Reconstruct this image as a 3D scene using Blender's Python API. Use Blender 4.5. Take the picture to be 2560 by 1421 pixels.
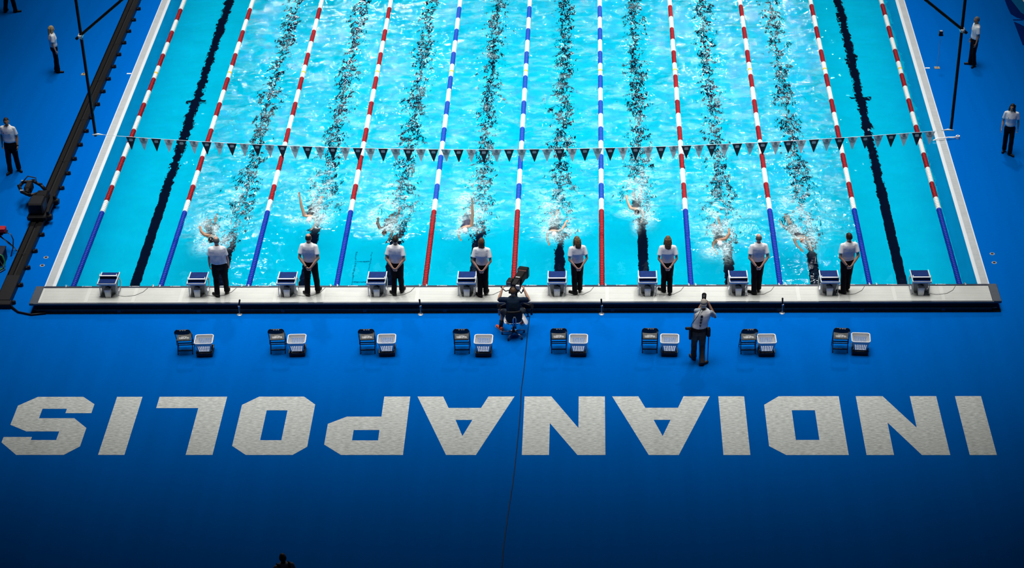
import bpy, bmesh, math, random
import numpy as np
from mathutils import Vector, Matrix, noise as mnoise

for o in list(bpy.data.objects):
    bpy.data.objects.remove(o, do_unlink=True)
scene = bpy.context.scene
COL = scene.collection
R = math.radians
random.seed(7)

# ------------------------------------------------------------------ camera
def look_matrix(loc, pitch, yaw, roll):
    cy, sy, cp, sp = math.cos(yaw), math.sin(yaw), math.cos(pitch), math.sin(pitch)
    f = Vector((sy * cp, cy * cp, -sp))
    r0 = Vector((cy, -sy, 0))
    u = r0.cross(f)
    r = math.cos(roll) * r0 + math.sin(roll) * u
    uu = -math.sin(roll) * r0 + math.cos(roll) * u
    m = Matrix((r, uu, -f)).transposed().to_4x4()
    m.translation = Vector(loc)
    return m

cam_data = bpy.data.cameras.new('stand_camera')
cam = bpy.data.objects.new('stand_camera', cam_data)
COL.objects.link(cam)
cam.matrix_world = look_matrix((2.128, -53.091, 30.291), R(36.335), R(-2.504), R(-1.390))
cam_data.sensor_width = 36.0
cam_data.lens = 5421.79 / 2560 * 36.0
cam_data.shift_y = (1369.387 - 710.5) / 2560
cam_data.clip_start = 0.5
cam_data.clip_end = 400
scene.camera = cam

# ------------------------------------------------------------------ world, lamps, exposure
vs = scene.view_settings
vs.view_transform = 'Standard'
vs.look = 'None'
vs.gamma = 1.0
vs.use_curve_mapping = False
vs.exposure = 0.0
cyc = scene.cycles
cyc.max_bounces = 8
cyc.diffuse_bounces = 3
cyc.glossy_bounces = 3
cyc.transmission_bounces = 6
cyc.transparent_max_bounces = 12
cyc.sample_clamp_indirect = 6.0
cyc.use_denoising = True

world = bpy.data.worlds.new('dim_hall')
scene.world = world
world.use_nodes = True
bg = world.node_tree.nodes['Background']
bg.inputs[0].default_value = (0.55, 0.72, 1.0, 1)
bg.inputs[1].default_value = 0.012

def area_lamp(name, loc, target, sx, sy, watts, spread=180, col=(1, 1, 1)):
    d = bpy.data.lights.new(name, 'AREA')
    d.shape = 'RECTANGLE'
    d.size, d.size_y = sx, sy
    d.energy = watts
    d.spread = R(spread)
    d.color = col
    o = bpy.data.objects.new(name, d)
    COL.objects.link(o)
    o.location = loc
    o.rotation_euler = (Vector(target) - Vector(loc)).to_track_quat('-Z', 'Y').to_euler()
    return o

# light grid of the hall, hung over the pool, and the flood banks behind the far end
area_lamp('overhead_light_grid', (-0.6, 13.0, 24), (-0.6, 13.0, 0), 27.5, 33.5, 5450, 53, (1.0, 0.985, 0.96))
for x in (-13, 12.4):
    area_lamp('truss_spot', (x, 31, 33), (x * .55, 6, 0), 2.5, 2.5, 520, 46, (1.0, 0.985, 0.96))
for x, z, w, sz in ((-15, 27.5, 110, 1), (-11, 30, 110, 1), (11, 28, 110, 1), (14, 30, 110, 1), (-22, 46.5, 12, .6), (17.5, 46.5, 12, .6)):
    area_lamp('far_flood_bank', (x, 84, z), (x * .5, 36 if sz == 1 else 30, 0), 2.2 * sz, 1.0 * sz, w, 26)
# ------------------------------------------------------------------ materials
MATS = {}
def mat(name, col, rough=0.5, metal=0.0, var=0.0, vscale=8.0, bump=0.0, bscale=60.0, spec=0.5, alpha=1.0):
    if name in MATS:
        return MATS[name]
    m = bpy.data.materials.new(name)
    m.use_nodes = True
    nt = m.node_tree
    b = nt.nodes['Principled BSDF']
    b.inputs['Base Color'].default_value = (*col, 1)
    b.inputs['Roughness'].default_value = rough
    b.inputs['Metallic'].default_value = metal
    b.inputs['Specular IOR Level'].default_value = spec
    b.inputs['Alpha'].default_value = alpha
    tc = nt.nodes.new('ShaderNodeTexCoord')
    if var:
        n = nt.nodes.new('ShaderNodeTexNoise')
        n.inputs['Scale'].default_value = vscale
        n.inputs['Detail'].default_value = 3
        r = nt.nodes.new('ShaderNodeValToRGB')
        r.color_ramp.elements[0].position = 0.3
        r.color_ramp.elements[1].position = 0.7
        r.color_ramp.elements[0].color = (*[c * (1 - var) for c in col], 1)
        r.color_ramp.elements[1].color = (*[min(1, c * (1 + var)) for c in col], 1)
        nt.links.new(tc.outputs['Object'], n.inputs['Vector'])
        nt.links.new(n.outputs['Fac'], r.inputs['Fac'])
        nt.links.new(r.outputs['Color'], b.inputs['Base Color'])
    if bump:
        n2 = nt.nodes.new('ShaderNodeTexNoise')
        n2.inputs['Scale'].default_value = bscale
        n2.inputs['Detail'].default_value = 2
        bp = nt.nodes.new('ShaderNodeBump')
        bp.inputs['Strength'].default_value = bump
        bp.inputs['Distance'].default_value = 0.01
        nt.links.new(tc.outputs['Object'], n2.inputs['Vector'])
        nt.links.new(n2.outputs['Fac'], bp.inputs['Height'])
        nt.links.new(bp.outputs['Normal'], b.inputs['Normal'])
    MATS[name] = m
    return m

def carpet_mat(name, col, amt, streak):
    """woven floor covering: fine weave stretched along X, broad tonal patches"""
    m = bpy.data.materials.new(name)
    m.use_nodes = True
    nt = m.node_tree
    b = nt.nodes['Principled BSDF']
    b.inputs['Roughness'].default_value = 0.9
    b.inputs['Specular IOR Level'].default_value = 0.0
    tc = nt.nodes.new('ShaderNodeTexCoord')
    def nz(scale, sx, sy, det):
        mp = nt.nodes.new('ShaderNodeMapping')
        mp.inputs['Scale'].default_value = (sx, sy, 1)
        n = nt.nodes.new('ShaderNodeTexNoise')
        n.inputs['Scale'].default_value = scale
        n.inputs['Detail'].default_value = det
        nt.links.new(tc.outputs['Object'], mp.inputs['Vector'])
        nt.links.new(mp.outputs['Vector'], n.inputs['Vector'])
        return n.outputs['Fac']
    a = nz(11.0, 0.7, 2.4, 5)
    c = nz(1.0, 2.4, 0.16, 3)
    mx = nt.nodes.new('ShaderNodeMix')
    mx.data_type = 'FLOAT'
    mx.inputs[0].default_value = streak
    nt.links.new(a, mx.inputs[2])
    nt.links.new(c, mx.inputs[3])
    r = nt.nodes.new('ShaderNodeValToRGB')
    r.color_ramp.elements[0].position = 0.32
    r.color_ramp.elements[1].position = 0.66
    r.color_ramp.elements[0].color = (*[v * (1 - amt) for v in col], 1)
    r.color_ramp.elements[1].color = (*[v * (1 + amt) for v in col], 1)
    nt.links.new(mx.outputs[0], r.inputs['Fac'])
    nt.links.new(r.outputs['Color'], b.inputs['Base Color'])
    MATS[name] = m
    return m

M_CARPET = carpet_mat('blue_carpet', (0.0, 0.112, 0.47), 0.07, 0.5)
M_LETTER = carpet_mat('letter_carpet', (0.62, 0.645, 0.615), 0.28, 0.12)
M_NAVYFLOOR = carpet_mat('navy_carpet', (0.002, 0.014, 0.11), 0.08, 0.5)
M_TEALFLOOR = carpet_mat('teal_carpet', (0.004, 0.10, 0.26), 0.08, 0.5)
M_POOL = mat('pool_lining', (0.0, 0.70, 0.94), 0.6, spec=0.0, var=0.04, vscale=0.8)
M_POOLWALL = mat('pool_side_lining', (0.0, 0.58, 0.94), 0.6, spec=0.0, var=0.04, vscale=0.8)
M_LINE = mat('lane_line_black', (0.002, 0.006, 0.02), 0.6, spec=0.0)
M_DECK = mat('deck_grating_white', (0.57, 0.585, 0.55), 0.6, var=0.06, vscale=1.5)
M_DECKGAP = mat('deck_grating_gap', (0.45, 0.47, 0.45), 0.7)
M_GUTTER = mat('gutter_white', (0.52, 0.55, 0.56), 0.55, var=0.05, vscale=3)
M_LIP = mat('gutter_lip_white', (0.64, 0.68, 0.71), 0.5)
M_NAVY = mat('dark_navy_panel', (0.012, 0.018, 0.04), 0.35, var=0.2, vscale=3)
M_NAVYLIP = mat('slate_edge_strip', (0.05, 0.062, 0.085), 0.4, var=0.15, vscale=6)
M_FASCIA = mat('black_fascia', (0.003, 0.004, 0.009), 0.5, spec=.1)
M_BLACK = mat('black_plastic', (0.004, 0.004, 0.006), 0.45, spec=.25)
M_BLACKM = mat('black_metal', (0.0045, 0.0045, 0.006), 0.4, spec=.2, var=0.3, vscale=12)
M_RAIL = mat('charcoal_rail', (0.0055, 0.005, 0.005), 0.5, spec=.12, var=0.2, vscale=20)
M_TEALGRATE = mat('dark_teal_grate', (0.008, 0.035, 0.045), 0.5, var=0.4, vscale=9)
M_WHITE = mat('white_plastic', (0.80, 0.81, 0.82), 0.4)
M_SILVER = mat('brushed_silver', (0.55, 0.57, 0.60), 0.35, 0.6, var=0.08, vscale=10)
M_GREY = mat('grey_panel', (0.30, 0.32, 0.345), 0.5, var=0.06, vscale=5)

# ------------------------------------------------------------------ mesh helpers
class MB:
    def __init__(s):
        s.v, s.f = [], []
    def add(s, vs_, fs):
        o = len(s.v)
        s.v += [tuple(p) for p in vs_]
        s.f += [tuple(i + o for i in f) for f in fs]
        return s
    def box(s, x0, x1, y0, y1, z0, z1, m=None):
        p = [(x0, y0, z0), (x1, y0, z0), (x1, y1, z0), (x0, y1, z0), (x0, y0, z1), (x1, y0, z1), (x1, y1, z1), (x0, y1, z1)]
        if m is not None:
            p = [m @ Vector(q) for q in p]
        return s.add(p, [(0, 3, 2, 1), (4, 5, 6, 7), (0, 1, 5, 4), (1, 2, 6, 5), (2, 3, 7, 6), (3, 0, 4, 7)])
    def bbox(s, x0, x1, y0, y1, z0, z1, b=0.01, m=None):
        """box with chamfered edges"""
        cx, cy, cz = (x0 + x1) / 2, (y0 + y1) / 2, (z0 + z1) / 2
        hx, hy, hz = (x1 - x0) / 2, (y1 - y0) / 2, (z1 - z0) / 2
        b = min(b, hx * .9, hy * .9, hz * .9)
        bm = bmesh.new()
        bmesh.ops.create_cube(bm, size=2)
        for v in bm.verts:
            v.co = Vector((v.co.x * hx + cx, v.co.y * hy + cy, v.co.z * hz + cz))
        bmesh.ops.bevel(bm, geom=list(bm.edges), offset=b, segments=1, affect='EDGES')
        bm.verts.index_update()
        vs_ = [(m @ v.co if m is not None else v.co.copy()) for v in bm.verts]
        fs = [[v.index for v in f.verts] for f in bm.faces]
        bm.free()
        return s.add(vs_, fs)
    def loft(s, rings, cap0=True, cap1=True, close=False):
        n = len(rings[0])
        o = len(s.v)
        for r in rings:
            s.v += [tuple(p) for p in r]
        k = len(rings)
        for i in range(k if close else k - 1):
            for j in range(n):
                a, b = o + i * n + j, o + i * n + (j + 1) % n
                c, d = o + ((i + 1) % k) * n + (j + 1) % n, o + ((i + 1) % k) * n + j
                s.f.append((a, b, c, d))
        if not close:
            if cap0: s.f.append(tuple(o + j for j in reversed(range(n))))
            if cap1: s.f.append(tuple(o + (k - 1) * n + j for j in range(n)))
        return s
    def tube(s, pts, rad, n=8, cap=True, close=False):
        pts = [Vector(p) for p in pts]
        rr = rad if isinstance(rad, (list, tuple)) else [rad] * len(pts)
        rings = []
        k = len(pts)
        up = None
        for i, p in enumerate(pts):
            if close:
                t = (pts[(i + 1) % k] - pts[i - 1])
            else:
                t = pts[min(i + 1, k - 1)] - pts[max(i - 1, 0)]
            t.normalize()
            if up is None:
                up = Vector((0, 0, 1)) if abs(t.z) < .9 else Vector((1, 0, 0))
            x = t.cross(up).normalized()
            up = x.cross(t).normalized()
            rings.append([p + rr[i] * (math.cos(2 * math.pi * j / n) * x + math.sin(2 * math.pi * j / n) * up) for j in range(n)])
        return s.loft(rings, cap, cap, close)
    def cyl(s, a, b, ra, rb=None, n=16):
        return s.tube([a, b], [ra, ra if rb is None else rb], n)
    def capsule(s, a, b, ra, rb=None, n=12):
        rb = ra if rb is None else rb
        a, b = Vector(a), Vector(b)
        d = (b - a)
        if d.length < 1e-6:
            d = Vector((0, 0, 1e-4)); b = a + d
        t = d.normalized()
        pts, rad = [], []
        for q in (85, 60, 30):
            pts.append(a - t * ra * math.sin(R(q))); rad.append(ra * math.cos(R(q)))
        pts += [a, b]; rad += [ra, rb]
        for q in (30, 60, 85):
            pts.append(b + t * rb * math.sin(R(q))); rad.append(rb * math.cos(R(q)))
        # straight axis: rings built on one frame
        up = Vector((0, 0, 1)) if abs(t.z) < .9 else Vector((1, 0, 0))
        x = t.cross(up).normalized(); y = x.cross(t).normalized()
        return s.loft([[p + r * (math.cos(2 * math.pi * j / n) * x + math.sin(2 * math.pi * j / n) * y) for j in range(n)] for p, r in zip(pts, rad)])
    def ellipsoid(s, c, r, n=16, m=10, mtx=None, fn=None):
        c = Vector(c)
        rings = []
        for i in range(1, m):
            th = math.pi * i / m
            ring = []
            for j in range(n):
                ph = 2 * math.pi * j / n
                d = Vector((math.sin(th) * math.cos(ph), math.sin(th) * math.sin(ph), -math.cos(th)))
                k = fn(d) if fn else 1.0
                p = Vector((d.x * r[0], d.y * r[1], d.z * r[2])) * k
                if mtx is not None: p = mtx @ p
                ring.append(c + p)
            rings.append(ring)
        o = len(s.v)
        s.loft(rings, False, False)
        for sgn, base in ((-1, 0), (1, (m - 2) * n)):
            k = fn(Vector((0, 0, sgn))) if fn else 1.0
            p = Vector((0, 0, sgn * r[2])) * k
            if mtx is not None: p = mtx @ p
            s.v.append(tuple(c + p)); t = len(s.v) - 1
            for j in range(n):
                a, b = o + base + j, o + base + (j + 1) % n
                s.f.append((b, a, t) if sgn < 0 else (a, b, t))
        return s
    def poly(s, pts, z0, z1):
        """flat outline (list of xy) with thickness"""
        n = len(pts)
        o = len(s.v)
        s.v += [(x, y, z0) for x, y in pts] + [(x, y, z1) for x, y in pts]
        s.f.append(tuple(o + n + i for i in range(n)))
        s.f.append(tuple(o + i for i in reversed(range(n))))
        for i in range(n):
            j = (i + 1) % n
            s.f.append((o + i, o + j, o + n + j, o + n + i))
        return s
    def mesh(s, name, m=None, smooth=False):
        me = bpy.data.meshes.new(name)
        me.from_pydata(s.v, [], s.f)
        me.validate()
        bm = bmesh.new(); bm.from_mesh(me)
        bmesh.ops.recalc_face_normals(bm, faces=bm.faces)
        bm.to_mesh(me); bm.free()
        if m: me.materials.append(m)
        if smooth:
            me.polygons.foreach_set('use_smooth', [True] * len(me.polygons))
        return me
    def build(s, name, m=None, parent=None, smooth=False, loc=None):
        return link(name, s.mesh(name, m, smooth), parent, loc)

def link(name, me, parent=None, loc=None):
    o = bpy.data.objects.new(name, me)
    COL.objects.link(o)
    if parent is not None: o.parent = parent
    if loc is not None: o.location = loc
    return o

def empty(name, loc=(0, 0, 0), rz=0.0):
    o = bpy.data.objects.new(name, None)
    COL.objects.link(o)
    o.location = loc
    o.rotation_euler = (0, 0, rz)
    o.empty_display_size = 0.2
    return o

def tag(o, label=None, cat=None, group=None, kind=None):
    if label: o['label'] = label
    if cat: o['category'] = cat
    if group: o['group'] = group
    if kind: o['kind'] = kind
    return o

def copy_tree(o, parent=None):
    c = o.copy()
    COL.objects.link(c)
    if parent is not None: c.parent = parent
    for ch in list(o.children):
        copy_tree(ch, c)
    return c

def shade_flat_by_angle(me, deg=40):
    pass

def remesh(mb, name, m, voxel=0.012, smooth=3, wrinkle=0.0, wscale=14.0):
    """union of overlapping closed shells as one continuous skin"""
    me = mb.mesh(name + '_raw')
    t = bpy.data.objects.new(name + '_raw', me)
    COL.objects.link(t)
    rm = t.modifiers.new('r', 'REMESH')
    rm.mode = 'VOXEL'; rm.voxel_size = voxel; rm.use_smooth_shade = True
    if smooth:
        sm = t.modifiers.new('s', 'SMOOTH')
        sm.factor = 0.5; sm.iterations = smooth
    dg = bpy.context.evaluated_depsgraph_get()
    out = bpy.data.meshes.new_from_object(t.evaluated_get(dg))
    bpy.data.objects.remove(t, do_unlink=True)
    bpy.data.meshes.remove(me)
    out.name = name
    out.materials.clear()
    out.materials.append(m)
    if wrinkle:
        n = len(out.vertices)
        co = np.empty(n * 3, np.float32); out.vertices.foreach_get('co', co); co = co.reshape(-1, 3)
        no = np.empty(n * 3, np.float32); out.vertices.foreach_get('normal', no); no = no.reshape(-1, 3)
        w = np.array([mnoise.noise(Vector((p[0] * wscale, p[1] * wscale, p[2] * wscale * .6))) for p in co], np.float32)
        co += no * (w * wrinkle)[:, None]
        out.vertices.foreach_set('co', co.ravel())
    out.polygons.foreach_set('use_smooth', [True] * len(out.polygons))
    return out

def text_mesh(txt, size, m, name, align='CENTER', extrude=0.0, space=1.0):
    cu = bpy.data.curves.new(name, 'FONT')
    cu.body = txt; cu.size = size; cu.align_x = align; cu.align_y = 'CENTER'
    cu.extrude = extrude; cu.space_character = space
    cu.resolution_u = 2
    cu.offset = size * 0.018
    t = bpy.data.objects.new(name, cu)
    COL.objects.link(t)
    dg = bpy.context.evaluated_depsgraph_get()
    me = bpy.data.meshes.new_from_object(t.evaluated_get(dg))
    bpy.data.objects.remove(t, do_unlink=True)
    bpy.data.curves.remove(cu)
    me.name = name
    me.materials.clear(); me.materials.append(m)
    return me

# ------------------------------------------------------------------ the setting: floor, pool, deck
PX0, PX1 = -13.0, 13.0        # water width
GX = 13.33                    # outer edge of the overflow gutter
PD = -2.4                     # pool floor
DZ = 0.31                     # deck top
FZ = 0.0                      # floor top

fb = MB()
fb.box(-60, -GX, -26, 60, -0.2, FZ).box(GX, 60, -26, 60, -0.2, FZ).box(-GX, GX, -26, -0.12, -0.2, FZ)
floor = tag(fb.build('floor', M_CARPET), 'blue carpeted arena floor around the pool', 'floor', kind='structure')

# INDIANAPOLIS, inlaid upside down as seen from the stand
T, B = -5.32, -8.05
LET = [
 ('S', [(-12.31, T), (-11.11, T), (-10.75, -5.68), (-10.75, -6.11), (-11.43, -6.11), (-11.43, -5.90), (-12.07, -5.90), (-12.07, -6.35), (-11.15, -6.35), (-10.75, -6.81), (-10.75, -7.66), (-11.09, B), (-12.30, B), (-12.80, -7.48), (-12.80, -7.23), (-12.07, -7.23), (-12.07, -7.37), (-11.42, -7.37), (-11.42, -6.97), (-12.27, -6.97), (-12.75, -6.66), (-12.75, -5.75)], None),
 ('I', [(-10.22, T), (-9.55, T), (-9.55, B), (-10.22, B)], None),
 ('L', [(-9.10, T), (-7.32, T), (-7.32, B), (-8.00, B), (-8.00, -5.87), (-9.10, -5.87)], None),
 ('O', [(-6.48, T), (-5.30, T), (-4.97, -5.70), (-4.97, -7.68), (-5.30, B), (-6.48, B), (-6.88, -7.64), (-6.88, -5.72)], [(-6.20, -5.98), (-5.66, -5.98), (-5.66, -7.38), (-6.20, -7.38)]),
 ('P', [(-3.20, T), (-2.52, T), (-2.52, B), (-4.08, B), (-4.55, -7.58), (-4.55, -6.62), (-4.09, -6.28), (-3.20, -6.28)], [(-3.86, -6.91), (-3.20, -6.91), (-3.20, -7.39), (-3.86, -7.39)]),
 ('A', [(-2.33, T), (-1.66, T), (-1.49, -5.87), (-0.65, -5.87), (-0.48, T), (0.20, T), (-0.69, B), (-1.44, B)], [(-1.28, -6.44), (-0.85, -6.44), (-1.07, -7.19)]),
 ('N', [(0.46, T), (1.16, T), (1.87, -6.82), (1.87, T), (2.55, T), (2.55, B), (1.85, B), (1.14, -6.59), (1.14, B), (0.46, B)], None),
 ('A', [(2.74, T), (3.42, T), (3.59, -5.87), (4.43, -5.87), (4.59, T), (5.27, T), (4.38, B), (3.63, B)], [(3.79, -6.44), (4.22, -6.44), (4.00, -7.19)]),
 ('I', [(5.49, T), (6.16, T), (6.16, B), (5.49, B)], None),
 ('D', [(7.05, T), (8.60, T), (8.60, B), (7.05, B), (6.65, -7.65), (6.65, -5.73)], [(7.34, -5.99), (7.93, -5.99), (7.93, -7.37), (7.34, -7.37)]),
 ('N', [(9.04, T), (9.73, T), (10.43, -6.81), (10.43, T), (11.11, T), (11.11, B), (10.41, B), (9.72, -6.57), (9.72, B), (9.04, B)], None),
 ('I', [(11.59, T), (12.26, T), (12.26, B), (11.59, B)], None)]
def letter_mesh(outer, inner):
    """flat letter with an optional hole, 4 mm thick"""
    cu = bpy.data.curves.new('l', 'CURVE')
    cu.dimensions = '2D'; cu.fill_mode = 'BOTH'; cu.extrude = 0.002
    for loop in ([outer] + ([inner] if inner else [])):
        sp = cu.splines.new('POLY')
        sp.points.add(len(loop) - 1)
        for p, q in zip(sp.points, loop):
            p.co = (q[0], q[1], 0, 1)
        sp.use_cyclic_u = True
    t = bpy.data.objects.new('l', cu); COL.objects.link(t)
    dg = bpy.context.evaluated_depsgraph_get()
    me = bpy.data.meshes.new_from_object(t.evaluated_get(dg))
    bpy.data.objects.remove(t, do_unlink=True)
    bpy.data.curves.remove(cu)
    me.name = 'letter'
    me.materials.clear(); me.materials.append(M_LETTER)
    return me
for ch, outer, inner in LET:
    o = link('letter', letter_mesh(outer, inner), floor, (0, 0, FZ + 0.002))
    o['label'] = 'pale grey block letter %s laid into the blue floor' % ch

# dark graphic laid into the floor in the far right corner
for mm, pts in ((M_NAVYFLOOR, [(16.88, 23), (16.86, 20.24), (16.88, 19.63), (17.03, 19.31), (17.26, 19.10), (18.5, 18.9), (18.5, 19.3), (17.33, 19.59), (17.25, 19.77), (17.17, 20.34), (17.09, 20.89), (17.0, 23)]),
                (M_TEALFLOOR, [(17.0, 23), (17.09, 20.89), (17.17, 20.34), (17.25, 19.77), (17.33, 19.59), (18.5, 19.3), (18.5, 23)]),
                (M_NAVYFLOOR, [(16.88, 19.15), (17.20, 19.15), (17.24, 19.05), (16.88, 19.05)]),
                (M_NAVYFLOOR, [(16.88, 18.96), (17.03, 18.78), (17.17, 18.54), (18.5, 17.6), (18.5, 16.4), (16.87, 16.94)])):
    MB().poly(pts, FZ, FZ + 0.003).build('floor_graphic', mm, floor)
MB().poly([(17.45, 21.2), (17.52, 20.55), (17.9, 21.2)], FZ + .003, FZ + 0.005).build('floor_graphic', M_LETTER, floor)

# pool shell
basin = tag(empty('pool_basin'), 'cyan lined pool basin under the water', 'pool', kind='structure')
pf = MB().box(PX0 - .3, PX1 + .3, -0.4, 50.3, PD - .2, PD).build('pool_floor', M_POOL, basin)
for i in range(10):
    x = -11.25 + 2.5 * i
    MB().box(x - .15, x + .15, 2.0, 48, PD, PD + .004).build('lane_line', M_LINE, pf)
    MB().box(x - .45, x + .45, 1.75, 2.0, PD, PD + .004).build('lane_line_crossbar', M_LINE, pf)
    MB().box(x - .34, x + .34, 14.9, 15.12, PD + .002, PD + .006).build('lane_line_crossbar', M_LINE, pf)
for nm, (a, b, c, d) in (('side_panel', (PX0 - .3, PX0, -.4, 50.3)), ('side_panel', (PX1, PX1 + .3, -.4, 50.3)),
                         ('far_panel', (PX0, PX1, 50, 50.3)), ('near_panel', (PX0, PX1, -.3, -.02))):
    MB().box(a, b, c, d, PD, 0.004 if nm != 'near_panel' else 0.10).build(nm, M_POOLWALL, basin)
# black touch pads hang on the near wall, one per lane
for i in range(10):
    x = -11.25 + 2.5 * i
    tag(MB().bbox(x - 1.16, x + 1.16, -.02, 0.0, -.62, .285, .008).build('touch_pad', M_LINE),
        'black timing touch pad on the end wall below the %s starting block from the left' % 'first second third fourth fifth sixth seventh eighth ninth tenth'.split()[i], 'touch pad', 'timing touch pads on the end wall')

# overflow gutters
def gutter(sgn, label):
    g = empty('pool_gutter', (0, 0, 0))
    tag(g, label, 'gutter', kind='structure')
    x0, x1 = (PX1, GX) if sgn > 0 else (-GX, PX0)
    MB().box(x0, x1, 0, 50, 0.0045, 0.0065).build('gutter_bed', M_GUTTER, g)
    lx = (PX1, PX1 + .10) if sgn > 0 else (PX0 - .10, PX0)
    MB().bbox(*lx, 0, 50, .0045, .018, .005).build('gutter_lip', M_LIP, g)
    e = (GX - .03, GX) if sgn > 0 else (-GX, -GX + .03)
    MB().box(*e, 0, 50, .0065, .015).build('gutter_edge', M_LIP, g)
    s = MB()
    y = 0.02
    a, b = (PX1 + .115, GX - .035) if sgn > 0 else (-GX + .035, PX0 - .115)
    while y < 26:
        s.box(a, b, y, y + .024, .0065, .0125)
        y += .034
    s.box(a, b, 26, 50, .006, .012)
    tag(s.build('gutter_grating', M_GUTTER, g), kind='stuff')
gutter(-1, 'white overflow gutter along the left side of the pool')
gutter(1, 'white overflow gutter along the right side of the pool')

# starting deck (bulkhead)
deck = empty('starting_deck')
tag(deck, 'raised white slatted starting deck across the near end of the pool', 'deck', kind='structure')
MB().box(-13.17, 13.17, -.93, -.11, DZ - .05, DZ - .006).build('deck_base', M_DECKGAP, deck)
sl = MB()
for k in range(17):
    y = -.925 + k * .048
    sl.box(-13.17, 13.17, y, y + .042, DZ - .006, DZ)
tag(sl.build('deck_slats', M_DECK, deck), kind='stuff')
for k in range(20):
    x = -13.17 + 26.34 * k / 20
    MB().box(x - .05, x + .05, -.925, -.115, DZ, DZ + .0015).build('deck_joint', M_DECK, deck)
MB().bbox(-13.17, 13.17, -.11, -.003, .0, DZ + .004, .01).build('front_rail', M_NAVY, deck)
MB().bbox(-13.30, 13.21, -1.0, -.93, DZ - .05, DZ + .004, .008).build('edge_strip', M_NAVYLIP, deck)
MB().box(-13.25, 13.20, -.975, -.92, .06, DZ - .05).build('fascia', M_FASCIA, deck)
MB().bbox(-13.42, -13.17, -.98, -.0, DZ - .07, DZ + .006, .012).build('end_trim', M_NAVYLIP, deck)
MB().bbox(13.17, 13.42, -.96, .0, DZ - .07, DZ + .006, .012).build('end_trim', M_NAVYLIP, deck)
MB().box(-13.1, 13.1, -.90, -.3, 0.0, .20).build('substructure', M_BLACK, deck)
MB().box(-13.4, 13.42, -1.03, -.86, 0.0, .02).build('skid_plate', M_BLACK, deck)
MB().box(-13.3, 13.3, -1.0, -.985, .115, .128).build('trim_bar', M_TEALGRATE, deck)
x = -13.2
k = 0
while x < 13.2:
    w = (2.28, 2.22, 2.35)[k % 3]
    x1 = min(x + w, 13.22)
    g = MB()
    for zz in (.03, .06, .09):
        g.box(x + .05, x1 - .05, -.99, -.975, zz, zz + .018)
    g.build('vent_grate', M_TEALGRATE, deck)
    MB().box(x - .05, x + .05, -1.0, -.9, .02, .12).build('support_post', M_NAVY, deck)
    x = x1
    k += 1
for i in range(10):
    x = -11.25 + 2.5 * i
    for dx in (-.72, .62):
        if abs(x + dx) < 12.4:
            t = link('touch_pad_lettering', text_mesh('\u03a9 OMEGA', .058, M_LIP, 'touch_pad_lettering', space=1.1), deck, (x + dx, -.03, DZ + .006))

# lighting truss high over the pool, from which the poles hang
trs = tag(empty('lighting_truss'), 'black lighting truss hung high over the pool', 'truss', kind='structure')
for x in (-14.5, -12.36, 12.6, 14.7):
    MB().box(x - .08, x + .08, -2.8, 29.6, 24.2, 24.4).build('truss_chord', M_BLACKM, trs)
for y in (-2.6, 5.0, 13.4, 21.4, 29.4):
    MB().box(-14.6, 14.8, y - .08, y + .08, 24.4, 24.6).build('truss_bar', M_BLACKM, trs)

# ------------------------------------------------------------------ water
SWIM = [(-8.98, 3.32), (-6.20, 4.55), (-3.88, 3.73), (-1.51, 3.84), (1.11, 3.57), (3.55, 4.93), (5.93, 2.98), (8.31, 3.15)]
SPLASH = [
    [(-9.12, 2.93, 0.23, 0.36), (-8.55, 3.22, 0.19, 0.36), (-9.33, 4.22, 0.21, 0.46), (-8.89, 3.84, 0.09, 0.36), (-9.33, 3.59, 0.09, 0.36)],
    [(-5.84, 4.57, 0.26, 0.41), (-6.16, 4.39, 0.21, 0.15), (-6.05, 5.08, 0.16, 0.36), (-6.22, 6.12, 0.08, 0.36), (-6.58, 4.45, 0.23, 0.13)],
    [(-3.75, 4.02, 0.21, 0.31), (-4.17, 4.18, 0.19, 0.26), (-3.90, 5.58, 0.14, 0.36), (-4.35, 4.81, 0.14, 0.36), (-3.96, 3.75, 0.12, 0.21)],
    [(-1.66, 5.77, 0.30, 0.31), (-1.68, 3.71, 0.26, 0.21), (-1.70, 4.53, 0.09, 0.46), (-1.18, 4.91, 0.21, 0.36), (-1.20, 3.85, 0.19, 0.15)],
    [(1.11, 3.39, 0.33, 0.23), (1.01, 4.39, 0.19, 0.41), (0.93, 5.28, 0.23, 0.26), (1.52, 3.69, 0.21, 0.21), (0.83, 3.76, 0.12, 0.31)],
    [(3.88, 4.62, 0.16, 0.46), (3.41, 6.83, 0.21, 0.21), (3.67, 6.16, 0.12, 0.56), (3.53, 4.75, 0.26, 0.18), (3.52, 4.12, 0.09, 0.36), (3.23, 4.87, 0.12, 0.21)],
    [(5.67, 2.44, 0.23, 0.31), (6.05, 2.51, 0.16, 0.46), (5.91, 3.85, 0.26, 0.31), (6.16, 4.10, 0.09, 0.36), (6.30, 3.48, 0.07, 0.26)],
    [(8.18, 3.71, 0.26, 0.26), (8.61, 3.22, 0.16, 0.51), (8.39, 4.96, 0.19, 0.23), (7.99, 5.60, 0.14, 0.26), (8.59, 4.45, 0.09, 0.31), (8.36, 2.98, 0.09, 0.26)]]
rng = np.random.default_rng(5)
def band_noise(n, dx, lam, width, aniso=1.0):
    k = np.fft.fftfreq(n, dx)
    kx, ky = np.meshgrid(k, k * aniso)
    kk = np.hypot(kx, ky)
    flt = np.exp(-0.5 * ((np.log(np.maximum(kk, 1e-6)) - math.log(1 / lam)) / width) ** 2)
    flt[0, 0] = 0
    z = np.fft.ifft2(np.fft.fft2(rng.standard_normal((n, n))) * flt).real
    return z / z.std()
DX = 0.0625
xs = np.arange(PX0, PX1 + 1e-6, DX)
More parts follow.
